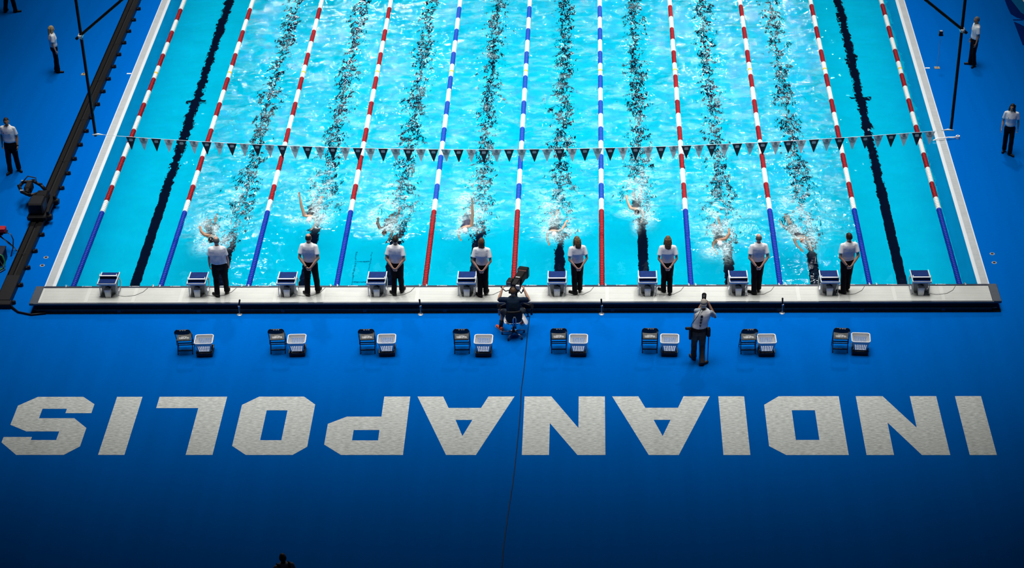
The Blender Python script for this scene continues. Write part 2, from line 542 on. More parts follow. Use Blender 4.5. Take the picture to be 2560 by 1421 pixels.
ysf = np.arange(0, 23 + 1e-6, DX)
ysc = np.arange(23.5, 50.01, .5)
ys = np.concatenate([ysf, ysc])
n1 = band_noise(512, DX, 1.5, .35, .8)
n2 = band_noise(512, DX, .55, .33, .75)
n3 = band_noise(512, DX, .27, .25)
nf = band_noise(512, DX, .7, .6, .7)
nf2 = band_noise(512, DX, 1.9, .5, .6)
XX, YY = np.meshgrid(xs, ys)
def sstep(a, b, v):
    t = np.clip((v - a) / (b - a), 0, 1)
    return t * t * (3 - 2 * t)
sx = np.array([s[0] for s in SWIM]); sy = np.array([s[1] for s in SWIM])
lane = np.floor((XX + 12.5) / 2.5).astype(int)
inner = (lane >= 1) & (lane <= 8)
hy = sy[np.clip(lane - 1, 0, 7)]
hx = sx[np.clip(lane - 1, 0, 7)]
chop = np.where(inner, 0.10 + 0.95 * sstep(-.9, 1.4, YY - hy), 0.05 + 0.16 * sstep(4.5, 8, YY))
d = np.hypot((XX - hx) * 1.1, (YY - hy - .7) * .75)
chop = np.where(inner, chop + .9 * np.exp(-(d / .9) ** 2), chop)
wk = np.where(inner, sstep(-.2, .9, YY - hy) * np.exp(-np.clip(YY - hy - .9, 0, None) / 3.5), 0)
chop = chop + .75 * wk
iy = np.clip((YY / DX).round().astype(int), 0, 511) % 512
ix = ((XX - PX0) / DX).round().astype(int) % 512
zz = chop * (.014 * n1[iy, ix] + .0082 * n2[iy, ix] + .0034 * n3[iy, ix])
zz *= np.where(YY > 23.2, .3, 1)
zz *= sstep(0, .12, YY) * sstep(0, .15, XX - PX0) * sstep(0, .15, PX1 - XX)
foam = np.clip((nf[iy, ix] * .6 + nf2[iy, ix] * .7) * .5 + .05, 0, 1) * np.where(inner, sstep(-.3, 2.0, YY - hy), .0)
foam = foam * .30
wake = np.exp(-((XX - hx) / .55) ** 2) * sstep(-.6, .1, YY - hy) * (1 - sstep(1.8, 4.0, YY - hy))
foam = np.where(inner, np.clip(foam + wake * np.clip(.2 + .4 * nf[iy, ix], 0, 1), 0, 1), foam)
for cl in SPLASH:
    for cx, cy, ax_, ay_ in cl:
        foam = np.maximum(foam, 1.0 * np.exp(-(((XX - cx) / (ax_ * 1.05)) ** 2 + ((YY - cy) / (ay_ * 1.05)) ** 2)))
nx, ny = len(xs), len(ys)
co = np.stack([XX, YY, zz], -1).reshape(-1, 3).astype(np.float32)
ii = (np.arange(ny - 1)[:, None] * nx + np.arange(nx - 1)[None, :]).ravel()
quads = np.stack([ii, ii + 1, ii + nx + 1, ii + nx], -1).astype(np.int32)
wm = bpy.data.meshes.new('water')
wm.vertices.add(len(co)); wm.vertices.foreach_set('co', co.ravel())
wm.loops.add(quads.size); wm.loops.foreach_set('vertex_index', quads.ravel())
wm.polygons.add(len(quads)); wm.polygons.foreach_set('loop_start', np.arange(0, quads.size, 4, dtype=np.int32))
wm.update(calc_edges=True)
wm.polygons.foreach_set('use_smooth', [True] * len(quads))
aer = np.where(inner, sstep(-.3, .8, YY - hy) * np.exp(-np.clip(YY - hy - .8, 0, None) / 3.2), 0) * np.exp(-((XX - (lane * 2.5 - 11.25)) / 1.0) ** 4)
for nm, arr in (('chop', chop), ('foam', foam), ('aer', aer)):
    at = wm.attributes.new(nm, 'FLOAT', 'POINT')
    at.data.foreach_set('value', arr.ravel().astype(np.float32))

def water_mat():
    m = bpy.data.materials.new('pool_water')
    m.use_nodes = True
    nt = m.node_tree
    nt.nodes.clear()
    N = nt.nodes.new
    out = N('ShaderNodeOutputMaterial')
    gl = N('ShaderNodeBsdfGlass')
    gl.inputs['IOR'].default_value = 1.333
    gl.inputs['Roughness'].default_value = 0.02
    gl.inputs['Color'].default_value = (0.93, 0.99, 1.0, 1)
    tc = N('ShaderNodeTexCoord')
    a = N('ShaderNodeAttribute'); a.attribute_name = 'chop'
    f = N('ShaderNodeAttribute'); f.attribute_name = 'foam'
    nz = N('ShaderNodeTexNoise'); nz.inputs['Scale'].default_value = 9.0; nz.inputs['Detail'].default_value = 2
    mp = N('ShaderNodeMapping'); mp.inputs['Scale'].default_value = (1, .8, 1)
    nt.links.new(tc.outputs['Object'], mp.inputs['Vector'])
    nt.links.new(mp.outputs['Vector'], nz.inputs['Vector'])
    mul = N('ShaderNodeMath'); mul.operation = 'MULTIPLY'
    nt.links.new(nz.outputs['Fac'], mul.inputs[0]); nt.links.new(a.outputs['Fac'], mul.inputs[1])
    bp = N('ShaderNodeBump'); bp.inputs['Strength'].default_value = 1.0; bp.inputs['Distance'].default_value = 0.022
    nt.links.new(mul.outputs[0], bp.inputs['Height'])
    nt.links.new(bp.outputs['Normal'], gl.inputs['Normal'])
    ae = N('ShaderNodeAttribute'); ae.attribute_name = 'aer'
    ro = N('ShaderNodeMath'); ro.operation = 'MULTIPLY_ADD'
    ro.inputs[1].default_value = 0.15; ro.inputs[2].default_value = 0.02
    nt.links.new(ae.outputs['Fac'], ro.inputs[0]); nt.links.new(ro.outputs[0], gl.inputs['Roughness'])
    # drifting foam
    n2 = N('ShaderNodeTexNoise'); n2.inputs['Scale'].default_value = 13; n2.inputs['Detail'].default_value = 6
    n2.inputs['Distortion'].default_value = 0.6
    nt.links.new(tc.outputs['Object'], n2.inputs['Vector'])
    mr = N('ShaderNodeMapRange'); mr.inputs['From Min'].default_value = .30; mr.inputs['From Max'].default_value = .84
    nt.links.new(n2.outputs['Fac'], mr.inputs['Value'])
    m2 = N('ShaderNodeMath'); m2.operation = 'MULTIPLY'
    nt.links.new(mr.outputs['Result'], m2.inputs[0]); nt.links.new(f.outputs['Fac'], m2.inputs[1])
    df = N('ShaderNodeBsdfDiffuse'); df.inputs['Color'].default_value = (0.62, 0.93, 1.0, 1)
    mx = N('ShaderNodeMixShader')
    nt.links.new(m2.outputs[0], mx.inputs[0]); nt.links.new(gl.outputs[0], mx.inputs[1]); nt.links.new(df.outputs[0], mx.inputs[2])
    nt.links.new(mx.outputs[0], out.inputs['Surface'])
    return m
wm.materials.append(water_mat())
water = link('water', wm)
tag(water, 'bright cyan pool water, choppy in the eight lanes being swum', 'water', kind='stuff')
# ------------------------------------------------------------------ lane ropes
M_RRED = mat('float_red', (0.28, 0.0025, 0.008), 0.5, spec=.25)
M_RWHITE = mat('float_white', (0.82, 0.82, 0.80), 0.45)
M_RBLUE = mat('float_blue', (0.002, 0.065, 0.45), 0.5, spec=.25)
M_RNAVY = mat('float_deep_blue', (0.002, 0.03, 0.36), 0.5, spec=.25)
M_RYEL = mat('float_yellow', (0.85, 0.55, 0.03), 0.45)
def float_mesh(length, m):
    """a run of slotted float discs along +Y"""
    n = max(1, round(length / .0985))
    p = length / n
    rings = []
    for i in range(n):
        for t, r in ((.03, .052), (.10, .074), (.30, .079), (.62, .079), (.84, .072), (.95, .052)):
            y = (i + t) * p
            rings.append([(r * math.cos(2 * math.pi * k / 12), y, r * math.sin(2 * math.pi * k / 12)) for k in range(12)])
    return MB().loft(rings).mesh('float_section', m)
FM = {}
def fsec(kind, length):
    key = (kind, round(length, 3))
    if key not in FM:
        FM[key] = float_mesh(length, kind)
    return FM[key]
ORD = ['first', 'second', 'third', 'fourth', 'fifth', 'sixth', 'seventh', 'eighth', 'ninth', 'tenth', 'eleventh']
bracket = MB().bbox(-.024, .024, -.03, .03, 0, .03, .005).bbox(-.010, .010, .02, .08, .012, .03, .004).bbox(-.024, -.010, .0, .05, .03, .05, .004).mesh('rope_bracket', M_SILVER)
for i in range(11):
    x = -12.5 + 2.5 * i
    mid = i in (4, 5, 6)
    nearc, farc = (M_RRED, M_RBLUE) if mid else (M_RNAVY, M_RRED)
    look = 'blue and white lane rope with a red end run' if mid else 'red and white lane rope with a blue end run'
    rope = empty('lane_rope', (x, 0, 0.0))
    tag(rope, '%s, %s rope from the left' % (look, ORD[i]), 'lane rope', 'lane ropes floating in the pool')
    link('float_section', fsec(nearc, 4.82), rope, (0, .18, 0))
    link('float_section', fsec(M_RWHITE, .72), rope, (0, 5.0, 0))
    y, k = 5.72, 0
    while y < 27:
        c = farc if k % 2 == 0 else M_RWHITE
        if abs(y - 14.59) < .1:   # the white run carrying the yellow 15 m disc
            link('float_section', fsec(M_RWHITE, .37), rope, (0, y, 0))
            link('marker_float', fsec(M_RYEL, .10), rope, (0, y + .37, 0))
            link('float_section', fsec(M_RWHITE, .515), rope, (0, y + .47, 0))
        else:
            link('float_section', fsec(c, .985), rope, (0, y, 0))
        y += .985; k += 1
    MB().cyl((0, y, 0), (0, 49.9, 0), .06, n=8).build('float_section', M_RWHITE, rope)
    MB().tube([(0, .2, 0), (0, .06, .12), (0, .01, .30), (0, -.05, DZ + .02)], .012, 6).build('rope_end', M_SILVER, rope)
    offs = (-.09, .10) if 0 < i < 10 else (-.05 if i == 0 else .05,)
    for dx in offs:
        link('rope_bracket', bracket, rope, (dx, -.06, DZ + .004))

# ------------------------------------------------------------------ starting blocks
M_BTOP = mat('block_blue_pad', (0.006, 0.026, 0.13), 0.7, spec=.08, bump=.4, bscale=140, var=.15, vscale=10)
M_BACKBLUE = mat('kick_plate_blue', (0.018, 0.055, 0.17), 0.6, spec=.1)
M_BRACE = mat('pale_brace', (0.62, 0.68, 0.72), 0.4)
M_WIRE = mat('grey_wire', (0.10, 0.10, 0.10), 0.6)
def make_block(kick_y):
    b = empty('starting_block')
    col = MB()
    col.loft([[(-.17, -.46, 0), (.17, -.46, 0), (.17, -.14, 0), (-.17, -.14, 0)], [(-.21, -.50, .33), (.21, -.50, .33), (.21, -.06, .33), (-.21, -.06, .33)]])
    col.build('pedestal', M_GREY, b)
    MB().bbox(-.21, .21, -.58, -.05, .325, .385, .01).build('underside', M_NAVY, b)
    for s in (-1, 1):
        MB().tube([(s * .235, -.56, 0), (s * .235, -.53, .20), (s * .235, -.50, .37)], .013, 8).build('leg', M_SILVER, b)
        MB().tube([(s * .24, -.30, .36), (s * .25, -.12, .33), (s * .256, -.07, .22), (s * .252, -.11, .08), (s * .255, -.16, .0)], [.012, .02, .02, .016, .012], 8).build('side_brace', M_BRACE, b, True)
        MB().bbox(s * .235 - .03, s * .235 + .03, -.60, -.10, 0, .012, .004).build('foot_bar', M_SILVER, b)
    rot = Matrix.Translation((0, -.66, .405)) @ Matrix.Rotation(R(-2.2), 4, 'X')
    MB().bbox(-.262, .262, 0, .70, 0, .032, .006, rot).build('platform', M_SILVER, b)
    MB().bbox(-.232, .232, .03, .69, .03, .040, .004, rot).build('pad', M_BTOP, b)
    for s in (-1, 1):
        MB().bbox(s * .25 - .014, s * .25 + .014, 0.0, .70, .028, .052, .005, rot).build('side_rail', M_LIP, b)
    MB().bbox(-.268, .268, -.022, .006, -.012, .046, .008, rot).build('rear_bar', M_SILVER, b)
    kp = empty('kick_plate')
    kp.parent = b
    kr = Matrix.Translation((0, kick_y, .435)) @ Matrix.Rotation(R(28), 4, 'X')
    link('plate', MB().bbox(-.235, .235, -.012, .012, 0, .095, .006, kr).mesh('plate', M_BACKBLUE), kp)
    link('edge', MB().bbox(-.245, .245, -.018, .018, .092, .108, .006, kr).mesh('edge', M_WHITE), kp)
    for s in (-1, 1):
        link('cheek', MB().bbox(s * .235 - .012, s * .235 + .012, -.01, .07, .0, .10, .006, kr).mesh('cheek', M_LIP), kp)
    MB().loft([[(-.075, -.66, 0), (.075, -.66, 0), (.075, -.48, 0), (-.075, -.48, 0)], [(-.088, -.67, .235), (.088, -.67, .235), (.088, -.47, .235), (-.088, -.47, .235)]]).build('speaker_box', M_SILVER, b)
    MB().bbox(-.09, .09, -.672, -.468, .235, .245, .004).build('speaker_box_lid', M_LIP, b)
    MB().tube([(-.06, -.52, .33), (.03, -.55, .29), (.10, -.54, .20), (.07, -.50, .12)], .012, 6).build('loose_cable', M_BLACK, b, True)
    MB().tube([(.10, -.44, .05), (.26, -.55, .012), (.45, -.60, .010), (.72, -.55, .010), (.92, -.36, .010), (1.02, -.12, .012)], .005, 6).build('wire', M_WIRE, b, True)
    MB().bbox(-.03, .03, -.60, -.585, .35, .40, .006).build('latch', M_SILVER, b)
    return b
protoA = make_block(-.50)
protoB = make_block(-.30)
for i in range(10):
    if i == 0: b = protoB
    elif i == 1: b = protoA
    else: b = copy_tree(protoA)
    b.location = (-11.25 + 2.5 * i, 0, DZ)
    b['label'] = ('starting block with blue pad and a kick plate set forward, leftmost on the deck' if i == 0 else
                  'silver and blue starting block, rightmost on the deck' if i == 9 else
                  'silver and blue starting block, %s from the left on the deck' % ORD[i])
    b['category'] = 'starting block'; b['group'] = 'starting blocks on the deck'

# ------------------------------------------------------------------ microphones in front of the deck
for i, (x, y) in enumerate([(-7.55, -1.08), (-2.52, -1.09), (2.48, -1.09), (7.44, -1.06)]):
    t = empty('microphone_stand', (x, y, FZ))
    tag(t, 'short silver microphone stand with black microphone, %s from the left along the deck' % ORD[i], 'microphone', 'microphones along the deck front')
    MB().loft([[(r * math.cos(2 * math.pi * k / 18), r * math.sin(2 * math.pi * k / 18), z) for k in range(18)] for r, z in ((.075, 0), (.075, .012), (.05, .02), (.015, .028))]).build('base', M_SILVER, t)
    MB().cyl((0, 0, .02), (0, .005, .26), .010, n=8).build('pole', M_SILVER, t)
    MB().bbox(-.02, .035, -.02, .02, .245, .285, .006).build('clip', M_SILVER, t)
    lean = .045 if i == 0 else -.01
    MB().tube([(0, 0, .25), (lean * .4, .01, .34), (lean, .02, .46), (lean, .02, .475)], [.017, .022, .026, .015], 10).build('microphone', M_BLACK, t, True)
    MB().tube([(.03, 0, .25), (.04, -.01, .15), (.02, -.02, .06), (.05, .0, .01)], .005, 5).build('cable', M_WIRE, t, True)

# ------------------------------------------------------------------ folding chairs
M_CHAIR = mat('chair_black', (0.006, 0.006, 0.009), 0.32)
M_SEAT = mat('chair_seat_grey', (0.042, 0.046, 0.046), 0.6, var=.15, vscale=12)
def make_chair():
    c = empty('folding_chair')
    for s in (-1, 1):
        MB().tube([(s * .215, .42, 0), (s * .215, .16, .43), (s * .215, .0, .66)], .012, 8).build('front_leg', M_CHAIR, c)
        MB().tube([(s * .195, .0, 0), (s * .198, .16, .22), (s * .20, .33, .42)], .012, 8).build('rear_leg', M_CHAIR, c)
        MB().tube([(s * .205, .0, .30), (s * .203, .10, .40)], .008, 6).build('hinge', M_CHAIR, c)
        MB().cyl((s * .195, .0, 0), (s * .195, .002, .03), .015, n=8).build('foot_cap', M_BLACK, c)
    # curved top tube and back panel
    arc = [(-.215, .0, .66)]
    for k in range(13):
        a = math.pi * k / 12
        arc.append((-.215 * math.cos(a) if abs(math.cos(a)) > .6 else -.215 * math.cos(a), -.05 - .02 * math.sin(a), .70 + .10 * min(1, math.sin(a) * 1.5)))
    arc.append((.215, .0, .66))
    MB().tube(arc, .012, 8).build('top_tube', M_CHAIR, c, True)
    rows = []
    for z, w in ((.655, .208), (.69, .21), (.73, .212), (.77, .20), (.795, .15)):
        rows.append([(w * u, -.035 - .035 * (1 - u * u) - (z - .655) * .12, z) for u in np.linspace(-1, 1, 11)])
    o = MB()
    g = o
    n = 11
    base = len(g.v)
    for r in rows: g.v += [tuple(p) for p in r]
    for r in rows: g.v += [(p[0], p[1] + .012, p[2]) for p in r]
    k = len(rows)
    for a in range(k - 1):
        for b in range(n - 1):
            q = (a * n + b, a * n + b + 1, (a + 1) * n + b + 1, (a + 1) * n + b)
            g.f.append(q); g.f.append(tuple(t + k * n for t in reversed(q)))
    loop = [b for b in range(n)] + [a * n + n - 1 for a in range(1, k)] + [(k - 1) * n + b for b in range(n - 2, -1, -1)] + [a * n for a in range(k - 2, 0, -1)]
    for a, b in zip(loop, loop[1:] + loop[:1]):
        g.f.append((b, a, a + k * n, b + k * n))
    bk = g.build('backrest', M_CHAIR, c, True)
    for dx in (-.05, .02, .075):  # small silver label marks along the top of the backrest
        link('label_mark', MB().bbox(dx - .018, dx + .018, -.095, -.075, .784, .797, .003).mesh('label_mark', M_SILVER), bk)
    seat = MB().poly([(-.19, 0), (-.17, -.02), (.17, -.02), (.19, 0), (.20, .34), (.17, .40), (-.17, .40), (-.20, .34)], .425, .447).build('seat', M_CHAIR, c)
    link('seat_pad', MB().poly([(-.178, .012), (.178, .012), (.188, .33), (.16, .385), (-.16, .385), (-.188, .33)], .447, .452).mesh('seat_pad', M_SEAT), seat)
    for txt, y, sz in (('U.S. OLYMPIC', .075, .052), ('TEAM TRIALS', .125, .055), ('SWIMMING', .172, .034)):
        t = link('lettering', text_mesh(txt, sz, M_WHITE, 'lettering'), seat, (0, y, .4535))
        t.rotation_euler = (0, 0, math.pi)
        t.scale = (.86, 1.0, 1)
    for z, y in ((.25, .175), (.085, .062)):
        MB().bbox(-.20, .20, y - .008, y + .008, z - .018, z + .018, .004).build('cross_bar', M_CHAIR, c)
    MB().bbox(-.21, .21, .385, .40, .05, .08, .004).build('cross_bar', M_CHAIR, c)
    return c
chair = make_chair()
CH = [(-8.74, -3.19), (-6.23, -3.16), (-3.81, -3.17), (-1.27, -3.17), (1.33, -3.15), (3.76, -3.15), (6.39, -3.20), (8.83, -3.16)]
for i, (x, y) in enumerate(CH):
    c = chair if i == 0 else copy_tree(chair)
    c.location = (x, y, FZ)
    c.rotation_euler = (0, 0, R((4, 4, 3, 1, 1, -1, 2, -4)[i]))
    tag(c, 'black folding chair with white lettering on its grey seat, %s from the left' % ORD[i], 'chair', 'folding chairs in the row behind the deck')

# ------------------------------------------------------------------ laundry baskets on black trays
M_BASK = mat('basket_white', (0.78, 0.80, 0.82), 0.4)
M_TRAY = mat('tray_black', (0.005, 0.005, 0.007), 0.45)
def make_basket():
    b = empty('laundry_basket')
    bot = [(-.165, .05), (.165, .05), (.165, .40), (-.165, .40)]
    top = [(-.232, .0), (.232, .0), (.232, .455), (-.232, .455)]
    z0, z1 = .03, .315
    def wall(i, cols, rows, name):
        j = (i + 1) % 4
        p0, p1, q0, q1 = bot[i], bot[j], top[i], top[j]
        us = [0, .12] ; cells_u = [False]
        w = .76 / (cols * 2 - 1)
        u = .12
        for c_ in range(cols * 2 - 1):
            u += w * (1.12 if c_ % 2 == 0 else .86) * (cols * 2 - 1) / (cols * 1.12 + (cols - 1) * .86)
            us.append(u); cells_u.append(c_ % 2 == 0)
        us.append(1.0); cells_u.append(False)
        vs2 = [0, .10]; cells_v = [False]
        w = .58 / (rows * 2 - 1)
        v = .10
        for r_ in range(rows * 2 - 1):
            v += w; vs2.append(v); cells_v.append(r_ % 2 == 0)
        vs2.append(1.0); cells_v.append(False)
        g = MB()
        def P(u, v):
            bx = p0[0] + (p1[0] - p0[0]) * u; by = p0[1] + (p1[1] - p0[1]) * u
            tx = q0[0] + (q1[0] - q0[0]) * u; ty = q0[1] + (q1[1] - q0[1]) * u
            return (bx + (tx - bx) * v, by + (ty - by) * v, z0 + (z1 - z0) * v)
        nu = len(us)
        for v in vs2:
            for u in us: g.v.append(P(u, v))
        for a in range(len(cells_v)):
            for c_ in range(len(cells_u)):
                if cells_u[c_] and cells_v[a]: continue
                g.f.append((a * nu + c_, a * nu + c_ + 1, (a + 1) * nu + c_ + 1, (a + 1) * nu + c_))
        w_ = g.build(name, M_BASK, b)
        md = w_.modifiers.new('t', 'SOLIDIFY'); md.thickness = .005
    wall(0, 7, 5, 'front_side'); wall(1, 5, 5, 'end_side'); wall(2, 7, 5, 'back_side'); wall(3, 5, 5, 'end_side')
    MB().poly(bot, z0 - .006, z0).build('bottom', M_BASK, b)
    rim = []
    for cx, cy, a0 in ((.177, .055, -90), (.177, .40, 0), (-.177, .40, 90), (-.177, .055, 180)):
        for k in range(5):
            a = R(a0 + 22.5 * k)
            zz_ = z1 + .005
            rim.append((cx + .062 * math.cos(a), cy + .062 * math.sin(a), zz_))
    MB().tube(rim, .017, 8, close=True).build('rim', M_WHITE, b, True)
    for s in (-1, 1):
        MB().bbox(s * .239 - .02, s * .239 + .02, .18, .28, z1 - .035, z1 + .006, .006).build('handle', M_GREY, b)
    return b
def make_tray():
    t = empty('storage_tray')
    MB().poly([(-.20, .0), (.20, .0), (.205, .42), (-.205, .42)], 0, .02).build('bottom', M_TRAY, t)
    for x0, x1, y0, y1 in ((-.212, .212, -.012, .006), (-.212, .212, .42, .438), (-.214, -.196, 0, .43), (.196, .214, 0, .43)):
        MB().bbox(x0, x1, y0, y1, 0, .115, .006).build('side', M_TRAY, t)
    for x0, x1, y0, y1 in ((-.225, .225, -.022, .01), (-.225, .225, .415, .448), (-.226, -.19, 0, .43), (.19, .226, 0, .43)):
        MB().bbox(x0, x1, y0, y1, .105, .12, .005).build('lip', M_TRAY, t)
    return t
bask, tray = make_basket(), make_tray()
BK = [(-8.20, -3.31), (-5.70, -3.30), (-3.28, -3.30), (-.69, -3.33), (1.85, -3.32), (4.28, -3.32), (6.87, -3.33), (9.35, -3.28)]
for i, (x, y) in enumerate(BK):
    t = tray if i == 0 else copy_tree(tray)
    t.location = (x, y, FZ); t.rotation_euler = (0, 0, R((2, 2, 1, 0, -1, -1, 1, -3)[i]))
    tag(t, 'shallow black tray under the %s white basket from the left' % ORD[i], 'tray', 'black trays under the baskets')
    b = bask if i == 0 else copy_tree(bask)
    b.location = (x, y - .01, FZ + .094); b.rotation_euler = (0, 0, R((3, 2, 2, -1, -1, -2, 1, -4)[i]))
    tag(b, 'white perforated laundry basket, %s from the left, beside a folding chair' % ORD[i], 'basket', 'white baskets beside the chairs')

# ------------------------------------------------------------------ hanging poles and the pennant line
M_LINE_W = mat('white_cord', (0.75, 0.78, 0.80), 0.6)
def hanging_pole(x, zb, s, label):
    p = empty('hanging_pole', (x, 5.0, zb))
    tag(p, label, 'pole', 'poles hung over the pool sides')
    MB().tube([(0, 0, -.06), (0, 0, 24.21 - zb)], .045, 12).build('pipe', M_BLACKM, p)
    zc = 5.63 - zb + .05
    d = Vector((-s * 1.32, 0, 1.05)).normalized()
    a = Vector((0, -.09, zc))
    MB().tube([a - d * .17, a + d * 9], .042, 12).build('brace_pipe', M_BLACKM, p)
    MB().bbox(-.07, .07, -.15, .06, zc - .06, zc + .02, .015).build('clamp', M_SILVER, p)
    MB().tube([(.06, -.13, zc + .03), (-.02, -.15, zc - .05), (.05, -.12, zc - .1)], .016, 6).build('clamp_bolt', M_SILVER, p)
hanging_pole(-12.36, 2.58, -1, 'black pipe hanging over the left pool edge, holding the pennant line')
hanging_pole(12.60, 2.62, 1, 'black pipe hanging over the right pool edge, holding the pennant line')

M_PNAVY = mat('pennant_navy', (0.008, 0.014, 0.035), 0.7)
M_PGREY = mat('pennant_grey', (0.80, 0.84, 0.88), 0.7)
M_PPRINT = mat('pennant_print_dark', (0.02, 0.03, 0.06), 0.7)
M_PLIGHT = mat('pennant_print_light', (0.36, 0.42, 0.50), 0.7)
pl = empty('pennant_line', (0, 5.0, 0))
tag(pl, 'string of alternating navy and grey triangular pennants across the lanes', 'pennant line')
def sag(x):
    return 2.03 + ((.00386 if x < -.4 else .0033) * (x + .4) ** 2)
cord = [(-12.36 + 24.96 * k / 96, -.02, sag(-12.36 + 24.96 * k / 96)) for k in range(97)]
MB().tube(cord, .006, 6).build('cord', M_LINE_W, pl, True)
for x in (-12.36, 12.60):
    s = 1 if x < 0 else -1
    MB().tube([(x - .07 * s, -.06, sag(x)), (x + .1 * s, -.06, sag(x) + .02), (x + .28 * s, -.03, sag(x) - .02)], [.02, .03, .01], 8).build('knot', M_LINE_W, pl, True)
def tri(m):
    g = MB()
    p = [(-.147, 0), (.147, 0), (.006, -.40), (-.006, -.40)]
    g.v = [(x, -.003, z) for x, z in p] + [(x, .003, z) for x, z in p]
    g.f = [(0, 1, 2, 3), (7, 6, 5, 4)] + [(i, (i + 1) % 4, (i + 1) % 4 + 4, i + 4) for i in range(4)]
    return g.mesh('pennant', m)
pn, pg = tri(M_PNAVY), tri(M_PGREY)
ringm = MB().loft([[((.036 + dr) * math.cos(a), -.006 + dy, -.05 + (.036 + dr) * math.sin(a)) for a in [2 * math.pi * k / 20 for k in range(20)]] for dr, dy in ((-.006, 0), (.006, 0), (.006, .002), (-.006, .002))], close=True)
ringm.box(-.012, -.004, -.006, -.004, -.065, -.04).box(-.004, .016, -.006, -.004, -.06, -.035)
ringm = ringm.mesh('emblem_ring', M_PPRINT)
emb = MB()
emb.loft([[(.062 * math.cos(a), y, -.10 - .028 * abs(math.sin(a)) * (1 if k <= 10 else -1)) for k, a in enumerate([2 * math.pi * q / 20 for q in range(20)])] for y in (-.006, -.003)])
for dx in (-.042, -.021, 0, .021, .042):
    emb.box(dx - .008, dx + .008, -.006, -.003, -.082, -.045 + .25 * abs(dx) * -.2)
emb = emb.mesh('emblem', M_PLIGHT)
tms = [(text_mesh(t, sz, M_PPRINT, 'print_line'), z) for t, sz, z in (('U.S. OLYMPIC', .030, -.105), ('TEAM TRIALS', .030, -.135), ('SWIMMING', .024, -.163))]
for k in range(64):
    x = -11.32 + 23.32 * k / 63
    sl_ = 2 * (.00386 if x < -.4 else .0033) * (x + .4)
    p = link('pennant', pn if k % 2 == 0 else pg, pl, (x, -.02, sag(x) - .005))
    p.rotation_euler = (R(random.uniform(-4, 4)), -math.atan(sl_) * .6, R(random.uniform(-6, 6)))
    if k % 2 == 0:
        link('emblem', emb, p)
    else:
        link('emblem_ring', ringm, p)
        for me_, z in tms:
            t = link('print_line', me_, p, (0, -.0045, z))
            t.rotation_euler = (R(90), 0, 0)

# ------------------------------------------------------------------ camera track, dolly and cables on the left
trk = empty('camera_track', (-14.27, 0, FZ))
tag(trk, 'long black camera track on the floor along the left of the pool', 'track')
for s in (-1, 1):
    MB().bbox(s * .105 - .07, s * .105 + .07, -.55, 40, .08, .15, .012).build('rail', M_RAIL, trk)
    MB().bbox(s * .19 - .012, s * .19 + .012, -.55, 40, .05, .17, .006).build('side_rail', M_BLACKM, trk)
MB().box(-.05, .05, -.5, 40, .05, .11).build('centre_web', M_BLACK, trk)
for k in range(24):
    y = -.45 + 1.0 * k
    MB().bbox(-.23, .30, y - .055, y + .055, 0, .07, .01).build('sleeper', M_BLACKM, trk)
    MB().cyl((.285, y, 0), (.285, y, .10), .045, n=10).build('levelling_foot', M_BLACK, trk)
for k in range(8):
    y = 2.2 + 3.0 * k
    MB().box(-.18, .18, y - .015, y + .015, .148, .156).build('joint_plate', M_BLACK, trk)
MB().box(-.18, .18, -.5, .9, .148, .165).build('end_plate', M_BLACK, trk)
MB().bbox(-.20, .26, -.75, -.50, 0, .16, .02).build('end_stop', M_BLACK, trk)
MB().tube([(.2, -.62, .06), (.5, -.95, .03), (.9, -1.10, .03), (1.3, -1.02, .03)], .03, 8).build('power_cable', M_BLACK, trk, True)

dol = empty('camera_dolly', (-14.27, 4.9, FZ + .15))
tag(dol, 'black motorised camera dolly with coiled cable on the track', 'camera')
MB().bbox(-.30, .30, -.75, .75, .02, .16, .03).build('carriage', M_BLACKM, dol)
MB().bbox(-.26, .20, -.62, -.05, .16, .52, .04).build('motor_housing', M_BLACK, dol)
MB().bbox(-.22, .16, .05, .60, .16, .38, .05).build('pedestal', M_BLACKM, dol)
MB().bbox(-.24, .10, -.08, .12, .40, .46, .01).build('top_plate', M_RAIL, dol)
for y in (-.55, .45):
    MB().cyl((.30, y, .06), (.42, y, .06), .09, n=14).build('wheel', M_BLACK, dol)
    MB().bbox(.26, .36, y - .05, y + .14, .1, .26, .02).build('motor', M_BLACKM, dol)
hb = MB().bbox(-.62, -.40, .55, .95, .25, .48, .04).build('remote_head', M_BLACK, dol)
link('lens', MB().cyl((-.51, .55, .37), (-.51, .40, .35), .085, n=14).mesh('lens', M_BLACKM), hb)
loopp = [(-.10, .45, .34), (-.40, .30, .34), (-.66, .45, .38), (-.80, .75, .40), (-.74, 1.05, .40), (-.45, 1.15, .38), (-.2, .98, .33), (-.05, .85, .25)]
MB().tube(loopp, [.05, .05, .055, .055, .05, .05, .05, .06], 10).build('cable_loop', M_BLACK, dol, True)
for k in range(6):
    a = Vector(loopp[k + 1])
    MB().cyl(a + Vector((-.05, 0, .04)), a + Vector((.05, 0, .04)), .03, n=8).build('cable_clip', M_SILVER if k in (1, 3) else M_BLACKM, dol)
MB().tube([(-.75, .9, .45), (-.6, 1.15, .55), (-.35, 1.1, .52), (-.3, .9, .42)], .018, 6).build('loose_cable', M_BLACK, dol, True)

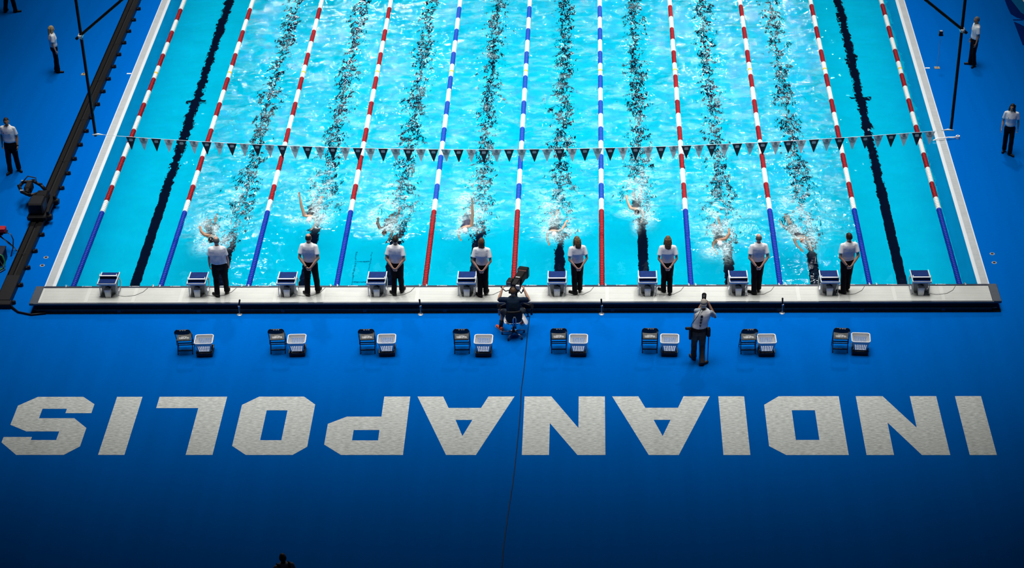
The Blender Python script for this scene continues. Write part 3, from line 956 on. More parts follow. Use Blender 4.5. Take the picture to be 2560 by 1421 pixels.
# red unit on a stand at the left edge
M_RED = mat('red_housing', (0.42, 0.004, 0.02), 0.4)
M_GREEN = mat('green_sleeve', (0.01, 0.16, 0.05), 0.5)
rs = empty('monitor_stand', (-15.02, 2.65, FZ))
rs.scale = (1, 1, .60)
tag(rs, 'red unit on a dark stand with trailing cables at the left edge', 'equipment stand')
rb = MB().bbox(-.35, .22, -.10, .12, 1.05, 1.28, .03).build('red_unit', M_RED, rs)
link('white_dot', MB().ellipsoid((.02, -.105, 1.17), (.04, .012, .035), 10, 6).mesh('white_dot', M_WHITE), rb)
MB().bbox(-.35, .25, -.08, .12, .98, 1.05, .02).build('mount_plate', M_BLACK, rs)
MB().bbox(-.30, .12, -.06, .10, .86, .98, .03).build('mount_head', M_BLACK, rs)
for a in (0, 2.1, 4.2):
    MB().tube([(-.05, 0, .88), (-.05 + .3 * math.cos(a), .3 * math.sin(a), .44), (-.05 + .5 * math.cos(a), .5 * math.sin(a), 0)], .02, 8).build('leg', M_BLACKM, rs)
MB().tube([(.22, 0, 1.0), (.36, -.05, .95), (.42, -.10, .7), (.40, -.2, .35), (.34, -.35, .02)], .018, 6).build('cable', M_NAVY, rs, True)
MB().tube([(0, 0, .9), (.25, -.1, .5), (.62, -.2, .02), (.68, -.25, .02)], .015, 6).build('cable', M_NAVY, rs, True)
cs = empty('equipment_case', (-14.98, 2.0, FZ))
tag(cs, 'dark equipment case with green cable sleeve on the floor below the red unit', 'case')
MB().bbox(-.35, .22, -.25, .25, 0, .34, .03).build('body', M_BLACK, cs)
MB().bbox(-.36, .23, -.26, .26, .33, .38, .01).build('lid', M_NAVY, cs)
MB().tube([(.05, -.2, .38), (.22, -.27, .34), (.27, -.28, .15), (.24, -.4, .02), (.0, -.8, .02)], .03, 8).build('cable_sleeve', M_GREEN, cs, True)
MB().tube([(.12, -.27, .2), (.30, -.5, .02), (.05, -.9, .02), (-.3, -1.2, .02)], .02, 6).build('cable', M_NAVY, cs, True)

# cables on the open floor
def floor_cable(name, pts, r, label):
    P = [Vector(p) for p in pts]
    out = []
    for i in range(len(P) - 1):
        p0, p1, p2, p3 = P[max(i - 1, 0)], P[i], P[i + 1], P[min(i + 2, len(P) - 1)]
        for t in np.linspace(0, 1, 7)[:-1]:
            out.append(.5 * ((2 * p1) + (-p0 + p2) * t + (2 * p0 - 5 * p1 + 4 * p2 - p3) * t * t + (-p0 + 3 * p1 - 3 * p2 + p3) * t ** 3))
    out.append(P[-1])
    c = MB().tube(out, r, 6).build(name, M_BLACK, None, True)
    tag(c, label, 'cable')
floor_cable('camera_cable', [(.50, -1.2, .012), (.47, -2.0, .012), (.45, -2.7, .012), (.41, -4.1, .012), (.37, -5.0, .012), (.37, -5.86, .016), (.35, -7.0, .016), (.28, -9.1, .012), (.19, -10.7, .012), (.12, -12.4, .012), (.13, -15, .012)], .011, 'thin black camera cable running down the blue floor through the lettering')

# floor sockets, tape marks, strobes
for i, (x, y) in enumerate([(-13.64, 2.24), (-13.65, 1.76), (13.67, 2.28), (13.65, 1.76)]):
    s = empty('floor_socket', (x, y, FZ))
    tag(s, 'small round metal floor socket, %s of the pair %s the pool' % ('farther' if i % 2 == 0 else 'nearer', 'left of' if i < 2 else 'right of'), 'floor socket', 'floor sockets beside the pool')
    MB().loft([[(r * math.cos(2 * math.pi * k / 20), r * math.sin(2 * math.pi * k / 20), z) for k in range(20)] for r, z in ((.045, 0), (.045, .006), (.07, .006), (.075, 0))], False, False).build('ring', M_GREY, s)
    MB().cyl((0, 0, 0), (0, 0, .004), .04, n=16).build('plug', M_BLACKM, s)
tag(MB().bbox(-13.50, -13.345, 15.02, 15.10, FZ, FZ + .004, .001).build('tape_mark', M_WHITE), 'short white tape mark left of the pool at fifteen metres', 'tape mark')
tag(MB().bbox(13.345, 13.50, 15.08, 15.16, FZ, FZ + .004, .001).build('tape_mark', M_WHITE), 'short white tape mark right of the pool at fifteen metres', 'tape mark')
M_BRASS = mat('tan_plate', (0.33, 0.26, 0.16), 0.5, var=.2, vscale=20)
st = empty('timing_sensor', (13.74, 15.12, FZ))
tag(st, 'slim stand with black sensor head and tan square base, right of the pool', 'sensor stand')
MB().bbox(-.09, .09, -.09, .09, 0, .015, .005).build('base', M_BRASS, st)
MB().cyl((0, 0, .015), (.012, 0, 1.16), .007, n=8).build('pole', M_GREY, st)
MB().bbox(-.06, .09, -.05, .05, 1.14, 1.19, .01).build('bracket', M_BLACKM, st)
MB().bbox(-.05, .07, -.06, .06, 1.19, 1.31, .015).build('head', M_BLACK, st)
MB().box(-.035, .055, -.05, .04, 1.31, 1.316).build('screen', M_GREY, st)
fp = empty('floor_plate', (-14.95, 15.02, FZ))
tag(fp, 'small tan square base plate on the floor left of the track', 'base plate')
MB().bbox(-.09, .09, -.09, .09, 0, .015, .005).build('plate', M_BRASS, fp)
MB().cyl((0, 0, .015), (0, 0, .05), .02, n=10).build('socket', M_BRASS, fp)

tr = empty('tape_roll', (13.70, 9.78, FZ))
tag(tr, 'roll of white tape standing on the floor with its loose end across the gutter', 'tape roll')
MB().loft([[(r * math.cos(2 * math.pi * k / 24), r * math.sin(2 * math.pi * k / 24), z) for k in range(24)] for r, z in ((.035, 0), (.065, 0), (.065, .09), (.035, .09))], close=True).build('roll', M_WHITE, tr)
tail = MB()
path = [(-.06, -.03, .05, 50), (-.16, -.06, .06, 60), (-.30, -.08, .075, 20), (-.42, -.13, .08, 70), (-.52, -.16, .085, 30), (-.66, -.17, .075, 60), (-.80, -.22, .03, 40)]
L_, U_ = [], []
for x, y, z, a in path:
    w = .03
    dy, dz = w * math.cos(R(a)), w * math.sin(R(a))
    L_.append((x, y - dy, z - dz + .01)); U_.append((x, y + dy, z + dz))
n = len(path)
tail.v = L_ + U_
tail.f = [(i, i + 1, n + i + 1, n + i) for i in range(n - 1)]
to = tail.build('loose_end', M_WHITE, tr, True)
to.modifiers.new('t', 'SOLIDIFY').thickness = .003

# underwater gear on the pool floor
def under(name, label, x, y, build):
    e = empty(name, (x, y, PD)); tag(e, label, 'underwater camera'); build(e)
M_UW = mat('underwater_grey', (0.0, 0.30, 0.50), 0.6, spec=0.0)
def rail_cam(e):
    for s in (-1, 1):
        MB().bbox(s * .22 - .014, s * .22 + .014, 0, 3.0, 0, .03, .005).build('rail', M_UW, e)
    for y in (0, .35, 1.2, 2.4):
        MB().bbox(-.24, .24, y - .014, y + .014, 0, .03, .005).build('cross_rail', M_UW, e)
    MB().bbox(-.06, .06, .1, .25, .05, .2, .02).build('camera_body', M_UW, e)
    MB().cyl((0, .25, .13), (0, .32, .13), .05, n=12).build('lens', M_UW, e)
under('underwater_camera_rail', 'camera rail on the pool floor beside the fourth lane rope', -4.62, 1.6, rail_cam)
def small_cam(e):
    MB().bbox(-.12, .12, -.1, .1, 0, .05, .02).build('base', M_UW, e)
    MB().bbox(-.07, .07, -.07, .07, .05, .25, .03).build('body', M_UW, e)
    MB().cyl((0, .07, .16), (0, .14, .16), .05, n=12).build('lens', M_UW, e)
under('underwater_camera', 'small underwater camera on the pool floor by the red rope left of centre', -.42, 1.5, small_cam)
under('underwater_camera', 'small underwater camera on the pool floor behind the second official from the right', 4.75, 1.5, small_cam)
under('underwater_camera', 'small underwater camera on the pool floor beside the rightmost official', 9.9, 1.5, small_cam)
# ------------------------------------------------------------------ people
def skin(n, c): return mat('skin_' + n, c, 0.55, var=.06, vscale=25)
SK_LIGHT = skin('light', (0.52, 0.29, 0.19))
SK_PINK = skin('pink', (0.55, 0.30, 0.22))
SK_TAN = skin('tan', (0.36, 0.18, 0.10))
SK_DARK = skin('dark', (0.07, 0.035, 0.022))
M_POLO = mat('white_polo', (0.82, 0.83, 0.85), 0.85, var=.03, vscale=9, bump=.22, bscale=18, spec=.1)
M_TROU = mat('black_trousers', (0.005, 0.005, 0.008), 0.8, bump=.4, bscale=25, spec=.15)
M_SHOE = mat('black_shoe', (0.004, 0.004, 0.005), 0.5, spec=.3)
M_EYE = mat('eye_dark', (0.01, 0.01, 0.01), 0.3)
M_LIPS = mat('lips', (0.30, 0.09, 0.07), 0.5)
def hairm(n, c): return mat('hair_' + n, c, 0.5, var=.35, vscale=40, bump=.6, bscale=120, spec=.3)
H_BLACK = hairm('black', (0.006, 0.005, 0.005))
H_DBROWN = hairm('dark_brown', (0.022, 0.012, 0.008))
H_BROWN = hairm('brown', (0.09, 0.045, 0.02))
H_LBROWN = hairm('light_brown', (0.14, 0.08, 0.035))
H_BLOND = hairm('blond', (0.42, 0.30, 0.15))
H_GREY = hairm('grey', (0.13, 0.12, 0.11))

def V(*a): return Vector(a)
def ring(c, rx, ry, n=16, tilt=None):
    out = []
    for j in range(n):
        a = 2 * math.pi * j / n
        p = V(rx * math.cos(a), ry * math.sin(a), 0)
        if tilt is not None: p = tilt @ p
        out.append(c + p)
    return out
def frame(t):
    t = t.normalized()
    up = V(0, 0, 1) if abs(t.z) < .95 else V(0, 1, 0)
    x = t.cross(up).normalized()
    return Matrix((x, x.cross(t).normalized() * -1 if False else t.cross(x).normalized() * -1, t)).transposed()
def limb(mb, pts, rad, n=12):
    """tapering closed tube through joints with round ends"""
    for i in range(len(pts) - 1):
        mb.capsule(pts[i], pts[i + 1], rad[i], rad[i + 1], n)
def hand(mb, w, d, nrm, side, curl=25, s=1.0):
    """palm, four bent fingers of unequal length and a thumb off the side of the palm"""
    d = d.normalized()
    a = d.cross(nrm).normalized()          # across the palm
    nrm = a.cross(d).normalized()
    mb.capsule(w, w + d * .02 * s, .027 * s, .028 * s, 8)
    for k in (-1, 0, 1):
        mb.capsule(w + d * .02 * s + a * k * .016 * s, w + d * .085 * s + a * k * .022 * s, .016 * s, .014 * s, 8)
    for k, ln in ((-1.5, .066), (-.5, .080), (.5, .084), (1.5, .076)):
        kk = k * side
        b0 = w + d * .088 * s + a * kk * .0185 * s
        c1 = R(curl); c2 = R(curl * 2.1)
        d1 = d * math.cos(c1) + nrm * math.sin(c1)
        d2 = d * math.cos(c2) + nrm * math.sin(c2)
        b1 = b0 + d1 * ln * .52 * s
        b2 = b1 + d2 * ln * .48 * s
        mb.capsule(b0, b1, .0088 * s, .0082 * s, 8); mb.capsule(b1, b2, .0082 * s, .0072 * s, 8)
    t0 = w + d * .028 * s + a * 1.55 * side * .018 * s
    t1 = t0 + (d * .7 + a * side * .65 + nrm * .35).normalized() * .042 * s
    t2 = t1 + (d * .9 + a * side * .15 + nrm * .45).normalized() * .034 * s
    mb.capsule(t0, t1, .0115 * s, .0098 * s, 8); mb.capsule(t1, t2, .0098 * s, .0082 * s, 8)

def stand_joints(arms='down', sway=0.0, stride=0.0, spread=.10, stagger=0.0):
    J = {}
    for s, k in ((-1, 'L'), (1, 'R')):
        f = stride * s
        J['hip' + k] = V(s * .09, 0, .93)
        J['kne' + k] = V(s * spread, .02 + f * .55, .50)
        J['ank' + k] = V(s * spread, f + stagger * s * .5, .085)
        J['sho' + k] = V(s * .186, -.012, 1.468)
        if arms == 'back':
            J['elb' + k] = V(s * .255, -.12, 1.16)
            J['wri' + k] = V(s * .06, -.225, .925)
        else:
            J['elb' + k] = V(s * .245, -.03, 1.16)
            J['wri' + k] = V(s * .262, .035 + f * -.4, .915)
    J['pel'] = V(0, 0, .95); J['nec'] = V(0, -.008, 1.545)
    J['toe'] = {'L': 48, 'R': -14}
    return J

HEADR = (.080, .101, .114)
def head_matrix(J, yaw, pitch, roll=0):
    return Matrix.Translation(J['nec'] + V(0, .012, .032)) @ Matrix.Rotation(R(yaw), 4, 'Z') @ Matrix.Rotation(R(-pitch), 4, 'X') @ Matrix.Rotation(R(roll), 4, 'Y')
def add_head(mb, HM, J):
    def P(x, y, z): return HM @ V(x, y, z)
    r3 = HM.to_3x3()
    mb.capsule(J['nec'] - V(0, 0, .06), P(0, -.012, .03), .058, .054, 12)
    mb.ellipsoid(P(0, .005, .105), HEADR, 18, 12, r3)
    mb.ellipsoid(P(0, .032, .045), (.055, .066, .052), 14, 8, r3)
    mb.capsule(P(0, .094, .105), P(0, .115, .078), .010, .014, 8)
    for s in (-1, 1):
        mb.ellipsoid(P(s * .076, -.002, .092), (.012, .022, .032), 10, 6, r3)
        mb.capsule(P(s * .018, .089, .128), P(s * .045, .080, .126), .011, .009, 8)
def hair_mesh(kind, HM, m):
    mb = MB()
    r3 = HM.to_3x3()
    c = HM @ V(0, 0, .105)
    def fn(d):
        if kind == 'bald':
            k = (-.55 < d.z < (.38 if d.y > -.2 else .62)) and d.y < .30
            return 1.045 if k else .90
        line = .12 + .55 * max(0, d.y)
        if kind in ('long', 'bob', 'longside', 'mid'):
            k = d.y < .55 and d.z > -.85 or d.z > .55
            k = k or (d.y < .72 and abs(d.x) > .55)
            return 1.10 if k else .9
        k = (d.z > line - .1 and d.y > 0 and d.z > .42) or (d.y <= 0.05 and d.z > -.62 - d.y * .2) or (d.y <= .35 and d.z > .12)
        return 1.09 if k else .9
    mb.ellipsoid(c, HEADR, 24, 16, r3, fn)
    if kind in ('long', 'longside', 'mid'):
        ln = {'long': .37, 'longside': .38, 'mid': .27}[kind]
        rings = []
        for t in np.linspace(0, 1, 9):
            w = .092 + .012 * math.sin(t * 3.1) - .022 * t; th = .052 - .026 * t
            rings.append(ring(HM @ V(.03 * t if kind == 'longside' else 0, -.062 - .03 * math.sin(t * 2.6), .15 - ln * t), w, th, 18))
        mb.loft(rings)
        for s in (-1, 1):
            mb.tube([HM @ V(s * .080, .03, .13), HM @ V(s * .092, .02, .02), HM @ V(s * .092, .0, -.08), HM @ V(s * .08, -.02, -.17)], [.018, .03, .03, .016], 8)
    if kind == 'bob':
        rings = []
        for t in np.linspace(0, 1, 7):
            rings.append(ring(HM @ V(0, -.030, .13 - .165 * t), .096 - .006 * t * t, .078 - .010 * t, 18))
        mb.loft(rings)
    return remesh(mb, 'hair', m, .010, 2, .006 if kind != 'bald' else .002, 40)

def torso_rings(J, prof, belly=0.0):
    p, n = J['pel'], J['nec']
    out = []
    for z, rx, ry in prof:
        t = (z - .95) / (1.50 - .95)
        c = p + (n - p) * t
        c = V(c.x, c.y, p.z + (n.z - p.z) * t)
        g = belly * max(0, 1 - abs(z - 1.12) / .22)
        out.append(ring(c + V(0, g * .5, 0), rx + g * .6, ry + g, 18))
    return out

def person(label, loc, heading, height=1.78, arms='down', build=1.0, belly=0.0, hair=('short', H_DBROWN), sk=SK_LIGHT,
           head=(0, 8), J=None, stagger=0.0, stride=0.0, spread=.10, shirt=M_POLO, trousers=M_TROU, shoe=M_SHOE, female=False, extras=None, curl=25, group=None, badge=False, shorts=False, sleeve=.68, tuck=True):
    J = J or stand_joints(arms, spread=spread, stagger=stagger, stride=stride)
    s_ = height / 1.80
    bw = build * (.93 if female else 1.0)
    HM = head_matrix(J, *head)
    # body: one continuous skin
    b = MB()
    b.loft(torso_rings(J, [(.86, .12 * bw, .10), (.98, .15 * bw, .108), (1.10, .135 * bw, .10), (1.28, .155 * bw, .112), (1.36, .15 * bw, .10), (1.42, .10, .08), (1.47, .055, .055)]))
    for k, s in (('L', -1), ('R', 1)):
        sh, el, wr = J['sho' + k], J['elb' + k], J['wri' + k]
        f = .9 if female else 1.0
        s0 = sh.lerp(el, .09)
        limb(b, [V(J['nec'].x + (sh.x - J['nec'].x) * .4, sh.y, sh.z - .06), s0], [.052, .046 * f])
        limb(b, [s0, sh.lerp(el, .5), el, el.lerp(wr, .35), wr], [.046 * f, .046 * f, .041 * f, .042 * f, .027 * f])
        hd = J.get('hd' + k) or (wr - el)
        if arms == 'back' and 'hd' + k not in J: hd = V(-s * .75, -.05, -.65)
        nm = J.get('hn' + k) or (V(0, 1, 0) if arms == 'back' else V(-s, .15, 0))
        hand(b, wr, V(*hd), V(*nm), 1 if (k == 'R') else -1, curl)
        hp, kn, an = J['hip' + k], J['kne' + k], J['ank' + k]
        limb(b, [hp, hp.lerp(kn, .5), kn, kn.lerp(an, .35), an], [.088 * bw, .076, .056, .056, .038])
        a = R(J['toe'][k]); td = V(-math.sin(a), math.cos(a), 0)
        b.capsule(an + V(0, 0, -.045), an + td * .15 + V(0, 0, -.055), .034, .026, 10)
    add_head(b, HM, J)
    me = remesh(b, 'person', sk, .0105, 3)
    root = link('person', me, None, loc)
    root.rotation_euler = (0, 0, R(heading)); root.scale = (s_,) * 3
    tag(root, label, 'person', group)
    # face
    for s in (-1, 1):
        link('eye', MB().ellipsoid(HM @ V(s * .031, .088, .108), (.011, .006, .007), 8, 6, HM.to_3x3()).mesh('eye', M_EYE), root)
    link('mouth', MB().ellipsoid(HM @ V(0, .094, .045), (.022, .006, .006), 8, 6, HM.to_3x3()).mesh('mouth', M_LIPS), root)
    # trousers
    t = MB()
    ry = .128 if tuck else .125
    t.loft(torso_rings(J, [(.84, .145 * bw, .115), (.92, .178 * bw, .132 + belly * .3), (1.0, .172 * bw, ry + belly * .5), (1.03, .165 * bw, ry - .005 + belly * .6)]))
    for k in 'LR':
        hp, kn, an = J['hip' + k], J['kne' + k], J['ank' + k]
        up = hp + V(0, 0, -.02)
        pts = [up, up.lerp(kn, .5), kn] + ([kn + (an - kn) * .12] if shorts else [kn.lerp(an, .5), an + V(0, -.005, -.02)])
        rad = [.102 * bw, .094 * bw, .082] + ([.086] if shorts else [.076, .078])
        t.tube(pts, rad, 14)
        t.capsule(hp, up.lerp(kn, .3), .104 * bw, .098 * bw, 14)
    link('trousers' if not shorts else 'shorts', remesh(t, 'trousers', trousers, .013, 3, .008, 11), root)
    belt = MB()
    rr = torso_rings(J, [(1.005, .176 * bw, ry + .006 + belly * .5), (1.04, .172 * bw, ry + .002 + belly * .6)])
    belt.loft(rr, False, False)
    # shirt
    sm = MB()
    z0 = 1.015 if tuck else .93
    fs = .96 if female else 1.0
    sm.loft(torso_rings(J, [(z0, .182 * bw, .134 + belly * .1), (z0 + .05, .192 * bw, .142), (1.14, .188 * bw * fs, .138), (1.28, .205 * bw, .144 + (.018 if female else 0)), (1.37, .210 * bw, .134), (1.43, .182 * bw, .120), (1.475, .120, .098), (1.51, .078, .078)], belly))
    for k, s in (('L', -1), ('R', 1)):
        sh, el = J['sho' + k], J['elb' + k]
        sm.capsule(V(J['nec'].x + (sh.x - J['nec'].x) * .45, sh.y, sh.z - .012), sh + V(0, 0, -.012), .072, .062, 12)
        sm.tube([sh, sh.lerp(el, sleeve * .55), sh.lerp(el, sleeve), sh.lerp(el, sleeve + .02)], [.060, .066, .071, .071], 14)
    so = link('shirt', remesh(sm, 'shirt', shirt, .012, 3, .007, 10), root)
    link('collar', MB().loft([ring(J['nec'] + V(0, -.006, dz), r, r * .95, 16) for r, dz in ((.066, -.035), (.080, -.04), (.072, .008), (.064, .007))], close=True).mesh('collar', shirt, True), so)
    if badge:
        c = torso_rings(J, [(1.34, .19, .142)], belly)[0][0]
        by = J['pel'].y + (J['nec'].y - J['pel'].y) * .72 + .152 + (.018 if female else 0) + belly * .2
        link('name_badge', MB().bbox(-.125, -.055, by - .012, by + .004, 1.335, 1.355, .004).mesh('name_badge', M_GREY), so)
        link('emblem', MB().bbox(.075, .10, by - .012, by + .003, 1.33, 1.37, .004).mesh('emblem', M_LIPS), so)
    # shoes
    for k in 'LR':
        an = J['ank' + k]; a = R(J['toe'][k]); td = V(-math.sin(a), math.cos(a), 0)
        sh_ = MB()
        base = an.z - .085
        for q0, q1, r0, r1, zz_ in ((-.06, .05, .042, .046, .045), (.05, .17, .046, .040, .040), (-.05, .0, .042, .042, .075)):
            sh_.capsule(V(an.x, an.y, base + zz_) + td * q0, V(an.x, an.y, base + zz_ - .004) + td * q1, r0, r1, 10)
        me_ = remesh(sh_, 'shoe', shoe, .012, 2)
        for v in me_.vertices:
            if v.co.z < base + .012: v.co.z = base + .002
        link('shoe', me_, root)
    if hair:
        link('hair', hair_mesh(hair[0], HM, hair[1]), root)
    if extras: extras(root, J, HM)
    return root

def wristband(k, m=M_BLACK):
    def f(root, J, HM):
        wr, el = J['wri' + k], J['elb' + k]
        d = (wr - el).normalized()
        link('wrist_watch', MB().tube([wr - d * .035, wr - d * .01], .033, 12).mesh('wrist_watch', m), root)
    return f
def glasses(root, J, HM):
    g = MB()
    for s in (-1, 1):
        g.tube([HM @ V(s * .032 + .019 * math.cos(a), .101, .108 + .015 * math.sin(a)) for a in [2 * math.pi * q / 12 for q in range(12)]], .003, 5, close=True)
        g.tube([HM @ V(s * .052, .098, .111), HM @ V(s * .078, .04, .113), HM @ V(s * .080, -.005, .108)], .003, 5)
    g.tube([HM @ V(-.014, .103, .11), HM @ V(.014, .103, .11)], .003, 5)
    link('glasses', g.mesh('glasses', M_BLACK), root)

GO = 'timing officials standing on the deck'
OFF = [
 dict(label='heavyset bald man in white polo on the deck, arms hanging at his sides', loc=(-8.08, -.50, DZ), heading=2, height=1.80, build=1.22, belly=.05, hair=('bald', H_GREY), sk=SK_PINK, head=(2, 12), spread=.125, stagger=.18),
 dict(label='tall bald man in white polo with a dark wristband, hands clasped behind his back', loc=(-5.55, -.46, DZ), heading=-6, height=1.86, arms='back', build=1.03, hair=('bald', H_DBROWN), sk=SK_LIGHT, head=(4, 10), spread=.12, stagger=.2, extras=wristband('L')),
 dict(label='dark haired man in white polo, hands behind his back, beside the fourth block', loc=(-3.17, -.45, DZ), heading=-8, height=1.78, arms='back', build=1.08, belly=.02, hair=('short', H_DBROWN), sk=SK_LIGHT, head=(10, 10), stagger=.2, spread=.09),
 dict(label='woman with chin length brown hair in white polo, hands behind her back', loc=(-.80, -.57, DZ), heading=-4, height=1.77, arms='back', female=True, hair=('bob', H_BROWN), sk=SK_PINK, head=(0, 8), stagger=.14, spread=.075),
 dict(label='woman with shoulder length light brown hair turned left, white polo, hands behind back', loc=(1.81, -.44, DZ), heading=12, height=1.74, arms='back', female=True, build=1.04, hair=('mid', H_LBROWN), sk=SK_PINK, head=(8, 12), stagger=.12, spread=.085),
 dict(label='woman with long brown hair down her back in white polo, pale wristband', loc=(4.28, -.46, DZ), heading=2, height=1.76, arms='back', female=True, build=1.08, hair=('long', H_LBROWN), sk=SK_PINK, head=(0, 6), stagger=-.18, spread=.085, extras=wristband('R', M_WHITE)),
 dict(label='man with balding crown in white polo, hands behind back, beside the eighth block', loc=(6.75, -.45, DZ), heading=6, height=1.80, arms='back', build=1.0, hair=('bald', H_GREY), sk=SK_PINK, head=(4, 10), stagger=.16, spread=.075, extras=wristband('L')),
 dict(label='dark haired man in white polo and watch, looking left, rightmost on the deck', loc=(9.20, -.42, DZ), heading=10, height=1.81, arms='back', build=1.0, hair=('short', H_DBROWN), sk=SK_LIGHT, head=(22, 8), stagger=.14, spread=.075, extras=wristband('L')),
]
for d_ in OFF:
    person(group=GO, **d_)

GS = 'officials walking the pool sides'
person('blond woman in white polo and black trousers standing left of the track', (-15.89, 15.22, FZ), -72, 1.66, female=True, hair=('long', H_BLOND), sk=SK_LIGHT, head=(-12, 2), group=GS, stagger=.05, spread=.085)
person('dark haired man in white polo with name badge walking at the left edge', (-15.74, 7.75, FZ), 172, 1.83, build=1.05, hair=('short', H_DBROWN), sk=SK_TAN, head=(28, 0), group=GS, badge=True, stride=.10, extras=wristband('L'))
def f_gl(root, J, HM): glasses(root, J, HM)
person('grey haired man in glasses and white polo standing right of the pool', (14.92, 15.30, FZ), 100, 1.72, build=1.02, hair=('short', H_GREY), sk=SK_TAN, head=(18, 4), group=GS, stagger=.08, badge=True, extras=f_gl)
person('woman with long black hair and glasses in white polo walking on the right', (15.07, 8.72, FZ), 168, 1.66, female=True, hair=('longside', H_BLACK), sk=SK_LIGHT, head=(-14, 2), group=GS, badge=True, stride=-.13, extras=f_gl)
M_DARKSHIRT = mat('dark_shirt', (0.008, 0.009, 0.014), 0.8, spec=.1)
person('person in black, only legs and shoes showing, at the top left corner', (-18.62, 20.42, FZ), -62, 1.80, hair=('short', H_BLACK), sk=SK_TAN, head=(0, 0), stride=.16, shirt=M_DARKSHIRT)
M_GREYSHIRT = mat('grey_shirt', (0.30, 0.30, 0.34), 0.8, spec=.1)
def backpack(root, J, HM):
    p = MB().bbox(-.15, .15, -.32, -.13, 1.05, 1.48, .05).build('backpack', M_BLACK, root)
    for s in (-1, 1):
        link('strap', MB().tube([(s * .11, -.15, 1.44), (s * .13, -.04, 1.545), (s * .13, .10, 1.48), (s * .14, .15, 1.30)], .026, 8).mesh('strap', M_BLACK, True), p)
person('person with shaved head and dark backpack at the bottom edge, in deep shade', (-4.66, -14.58, FZ), 20, 1.75, build=1.05, hair=('bald', H_BLACK), sk=SK_DARK, head=(0, 4), shirt=M_GREYSHIRT, extras=backpack)

# ------------------------------------------------------------------ photographer on the floor
M_KHAKI = mat('dark_khaki', (0.12, 0.084, 0.062), 0.85, var=.2, vscale=9, bump=.4, bscale=25, spec=.1)
M_PALEBLUE = mat('pale_blue_shirt', (0.34, 0.40, 0.47), 0.85, bump=.5, bscale=25, spec=.1)
M_CAP = mat('grey_cap', (0.40, 0.37, 0.34), 0.85, spec=.1)
M_BROWNSHOE = mat('brown_shoe', (0.035, 0.020, 0.014), 0.6)
J = stand_joints('down', spread=.12)
J['nec'] = V(.11, .10, 1.51); J['pel'] = V(0, 0, .95)
for k, s in (('L', -1), ('R', 1)):
    J['sho' + k] = V(.11 + s * .185, .09, 1.44 + s * -.03)
J['ankR'] = V(.085, -.18, .085); J['kneR'] = V(.095, -.02, .50)
J['ankL'] = V(-.10, .12, .085); J['kneL'] = V(-.10, .10, .50)
J['elbR'] = V(.43, .20, 1.20); J['wriR'] = V(.28, .34, 1.50); J['hdR'] = V(-.35, .30, .75); J['hnR'] = V(-.8, .1, .3)
J['elbL'] = V(-.02, .40, 1.20); J['wriL'] = V(.11, .50, 1.44); J['hdL'] = V(.5, .35, .7); J['hnL'] = V(.2, .2, 1)
J['toe'] = {'L': 25, 'R': -60}
def photog(root, J, HM):
    r3 = HM.to_3x3()
    cp = link('cap', MB().ellipsoid(HM @ V(0, 0, .115), (.088, .110, .122), 20, 14, r3, lambda d: 1.0 if d.z > .05 - .1 * d.y else .85).mesh('cap', M_CAP, True), root)
    link('cap_peak', MB().poly([(-.06, .08), (.06, .08), (.05, .17), (-.05, .17)], 0, .006).mesh('cap_peak', M_CAP), cp).matrix_basis = HM @ Matrix.Translation((0, 0, .15))
    link('hair', MB().ellipsoid(HM @ V(0, -.012, .085), (.082, .098, .10), 18, 12, r3, lambda d: 1.0 if d.y < .25 and d.z < .3 else .8).mesh('hair', mat('hair_white', (.5, .48, .45), .6), True), root)
    vest = MB()
    vest.loft(torso_rings(J, [(1.03, .200, .154), (1.14, .198, .152), (1.28, .212, .157), (1.37, .216, .150), (1.42, .208, .136), (1.47, .16, .112), (1.50, .10, .09)]))
    v = link('vest', remesh(vest, 'vest', M_POLO, .012, 3, .006, 10), root)
    def back_y(z):
        t = (z - .95) / .55
        return J['nec'].y * t - {1.1: .156, 1.2: .160, 1.3: .163, 1.38: .158}.get(z, .158)
    for ch, z, sz in (('\u00ae', 1.38, .09), ('X', 1.29, .075), ('K', 1.22, .07), ('c', 1.14, .08)):
        t = (z - .95) / .55
        o = link('vest_print', text_mesh(ch, sz, M_PPRINT, 'vest_print', extrude=.02), v, (J['nec'].x * t - .03, J['nec'].y * t - .152, z))
        o.rotation_euler = (R(80), R(-75), 0)
    # camera with long lens raised to the eye
    cam_ = MB().bbox(-.07, .07, .10, .18, .04, .15, .012, HM).build('camera_body', M_BLACK, root)
    link('lens', MB().tube([HM @ V(.0, .18, .10), HM @ V(0, .26, .115), HM @ V(0, .265, .115), HM @ V(0, .46, .155)], [.042, .045, .055, .062], 16).mesh('lens', M_BLACKM, True), cam_)
    bt = MB().loft(torso_rings(J, [(.955, .198, .150), (.955, .21, .162), (1.035, .208, .160), (1.035, .195, .148)]), close=True).build('belt', M_BLACK, root)
    for x, y, w, h in ((.24, -.04, .10, .22), (-.23, -.02, .06, .30)):
        MB().bbox(x - w / 2, x + w / 2, y - .07, y + .07, 1.0 - h, 1.02, .02).build('belt_pouch', M_BLACK, root)
    MB().bbox(-.36, -.22, -.06, .02, .98, 1.05, .02).build('second_camera', M_BLACK, root)
    link('shoulder_strap', MB().tube([(-.22, -.06, 1.02), (-.20, -.10, 1.2), (-.06, -.08, 1.40), (.03, -.01, 1.545), (.14, .04, 1.53)], .008, 6).mesh('shoulder_strap', M_BLACK, True), root)
    MB().tube([(.25, -.05, .86), (.245, -.07, .45), (.245, -.08, .03)], [.014, .012, .009], 8).build('monopod', M_BLACK, root)
    for k in 'LR':
        an = J['ank' + k]
        MB().tube([an + V(0, 0, -.02), an + V(0, 0, .07)], [.052, .050], 12).build('sock', M_BLACK, root)
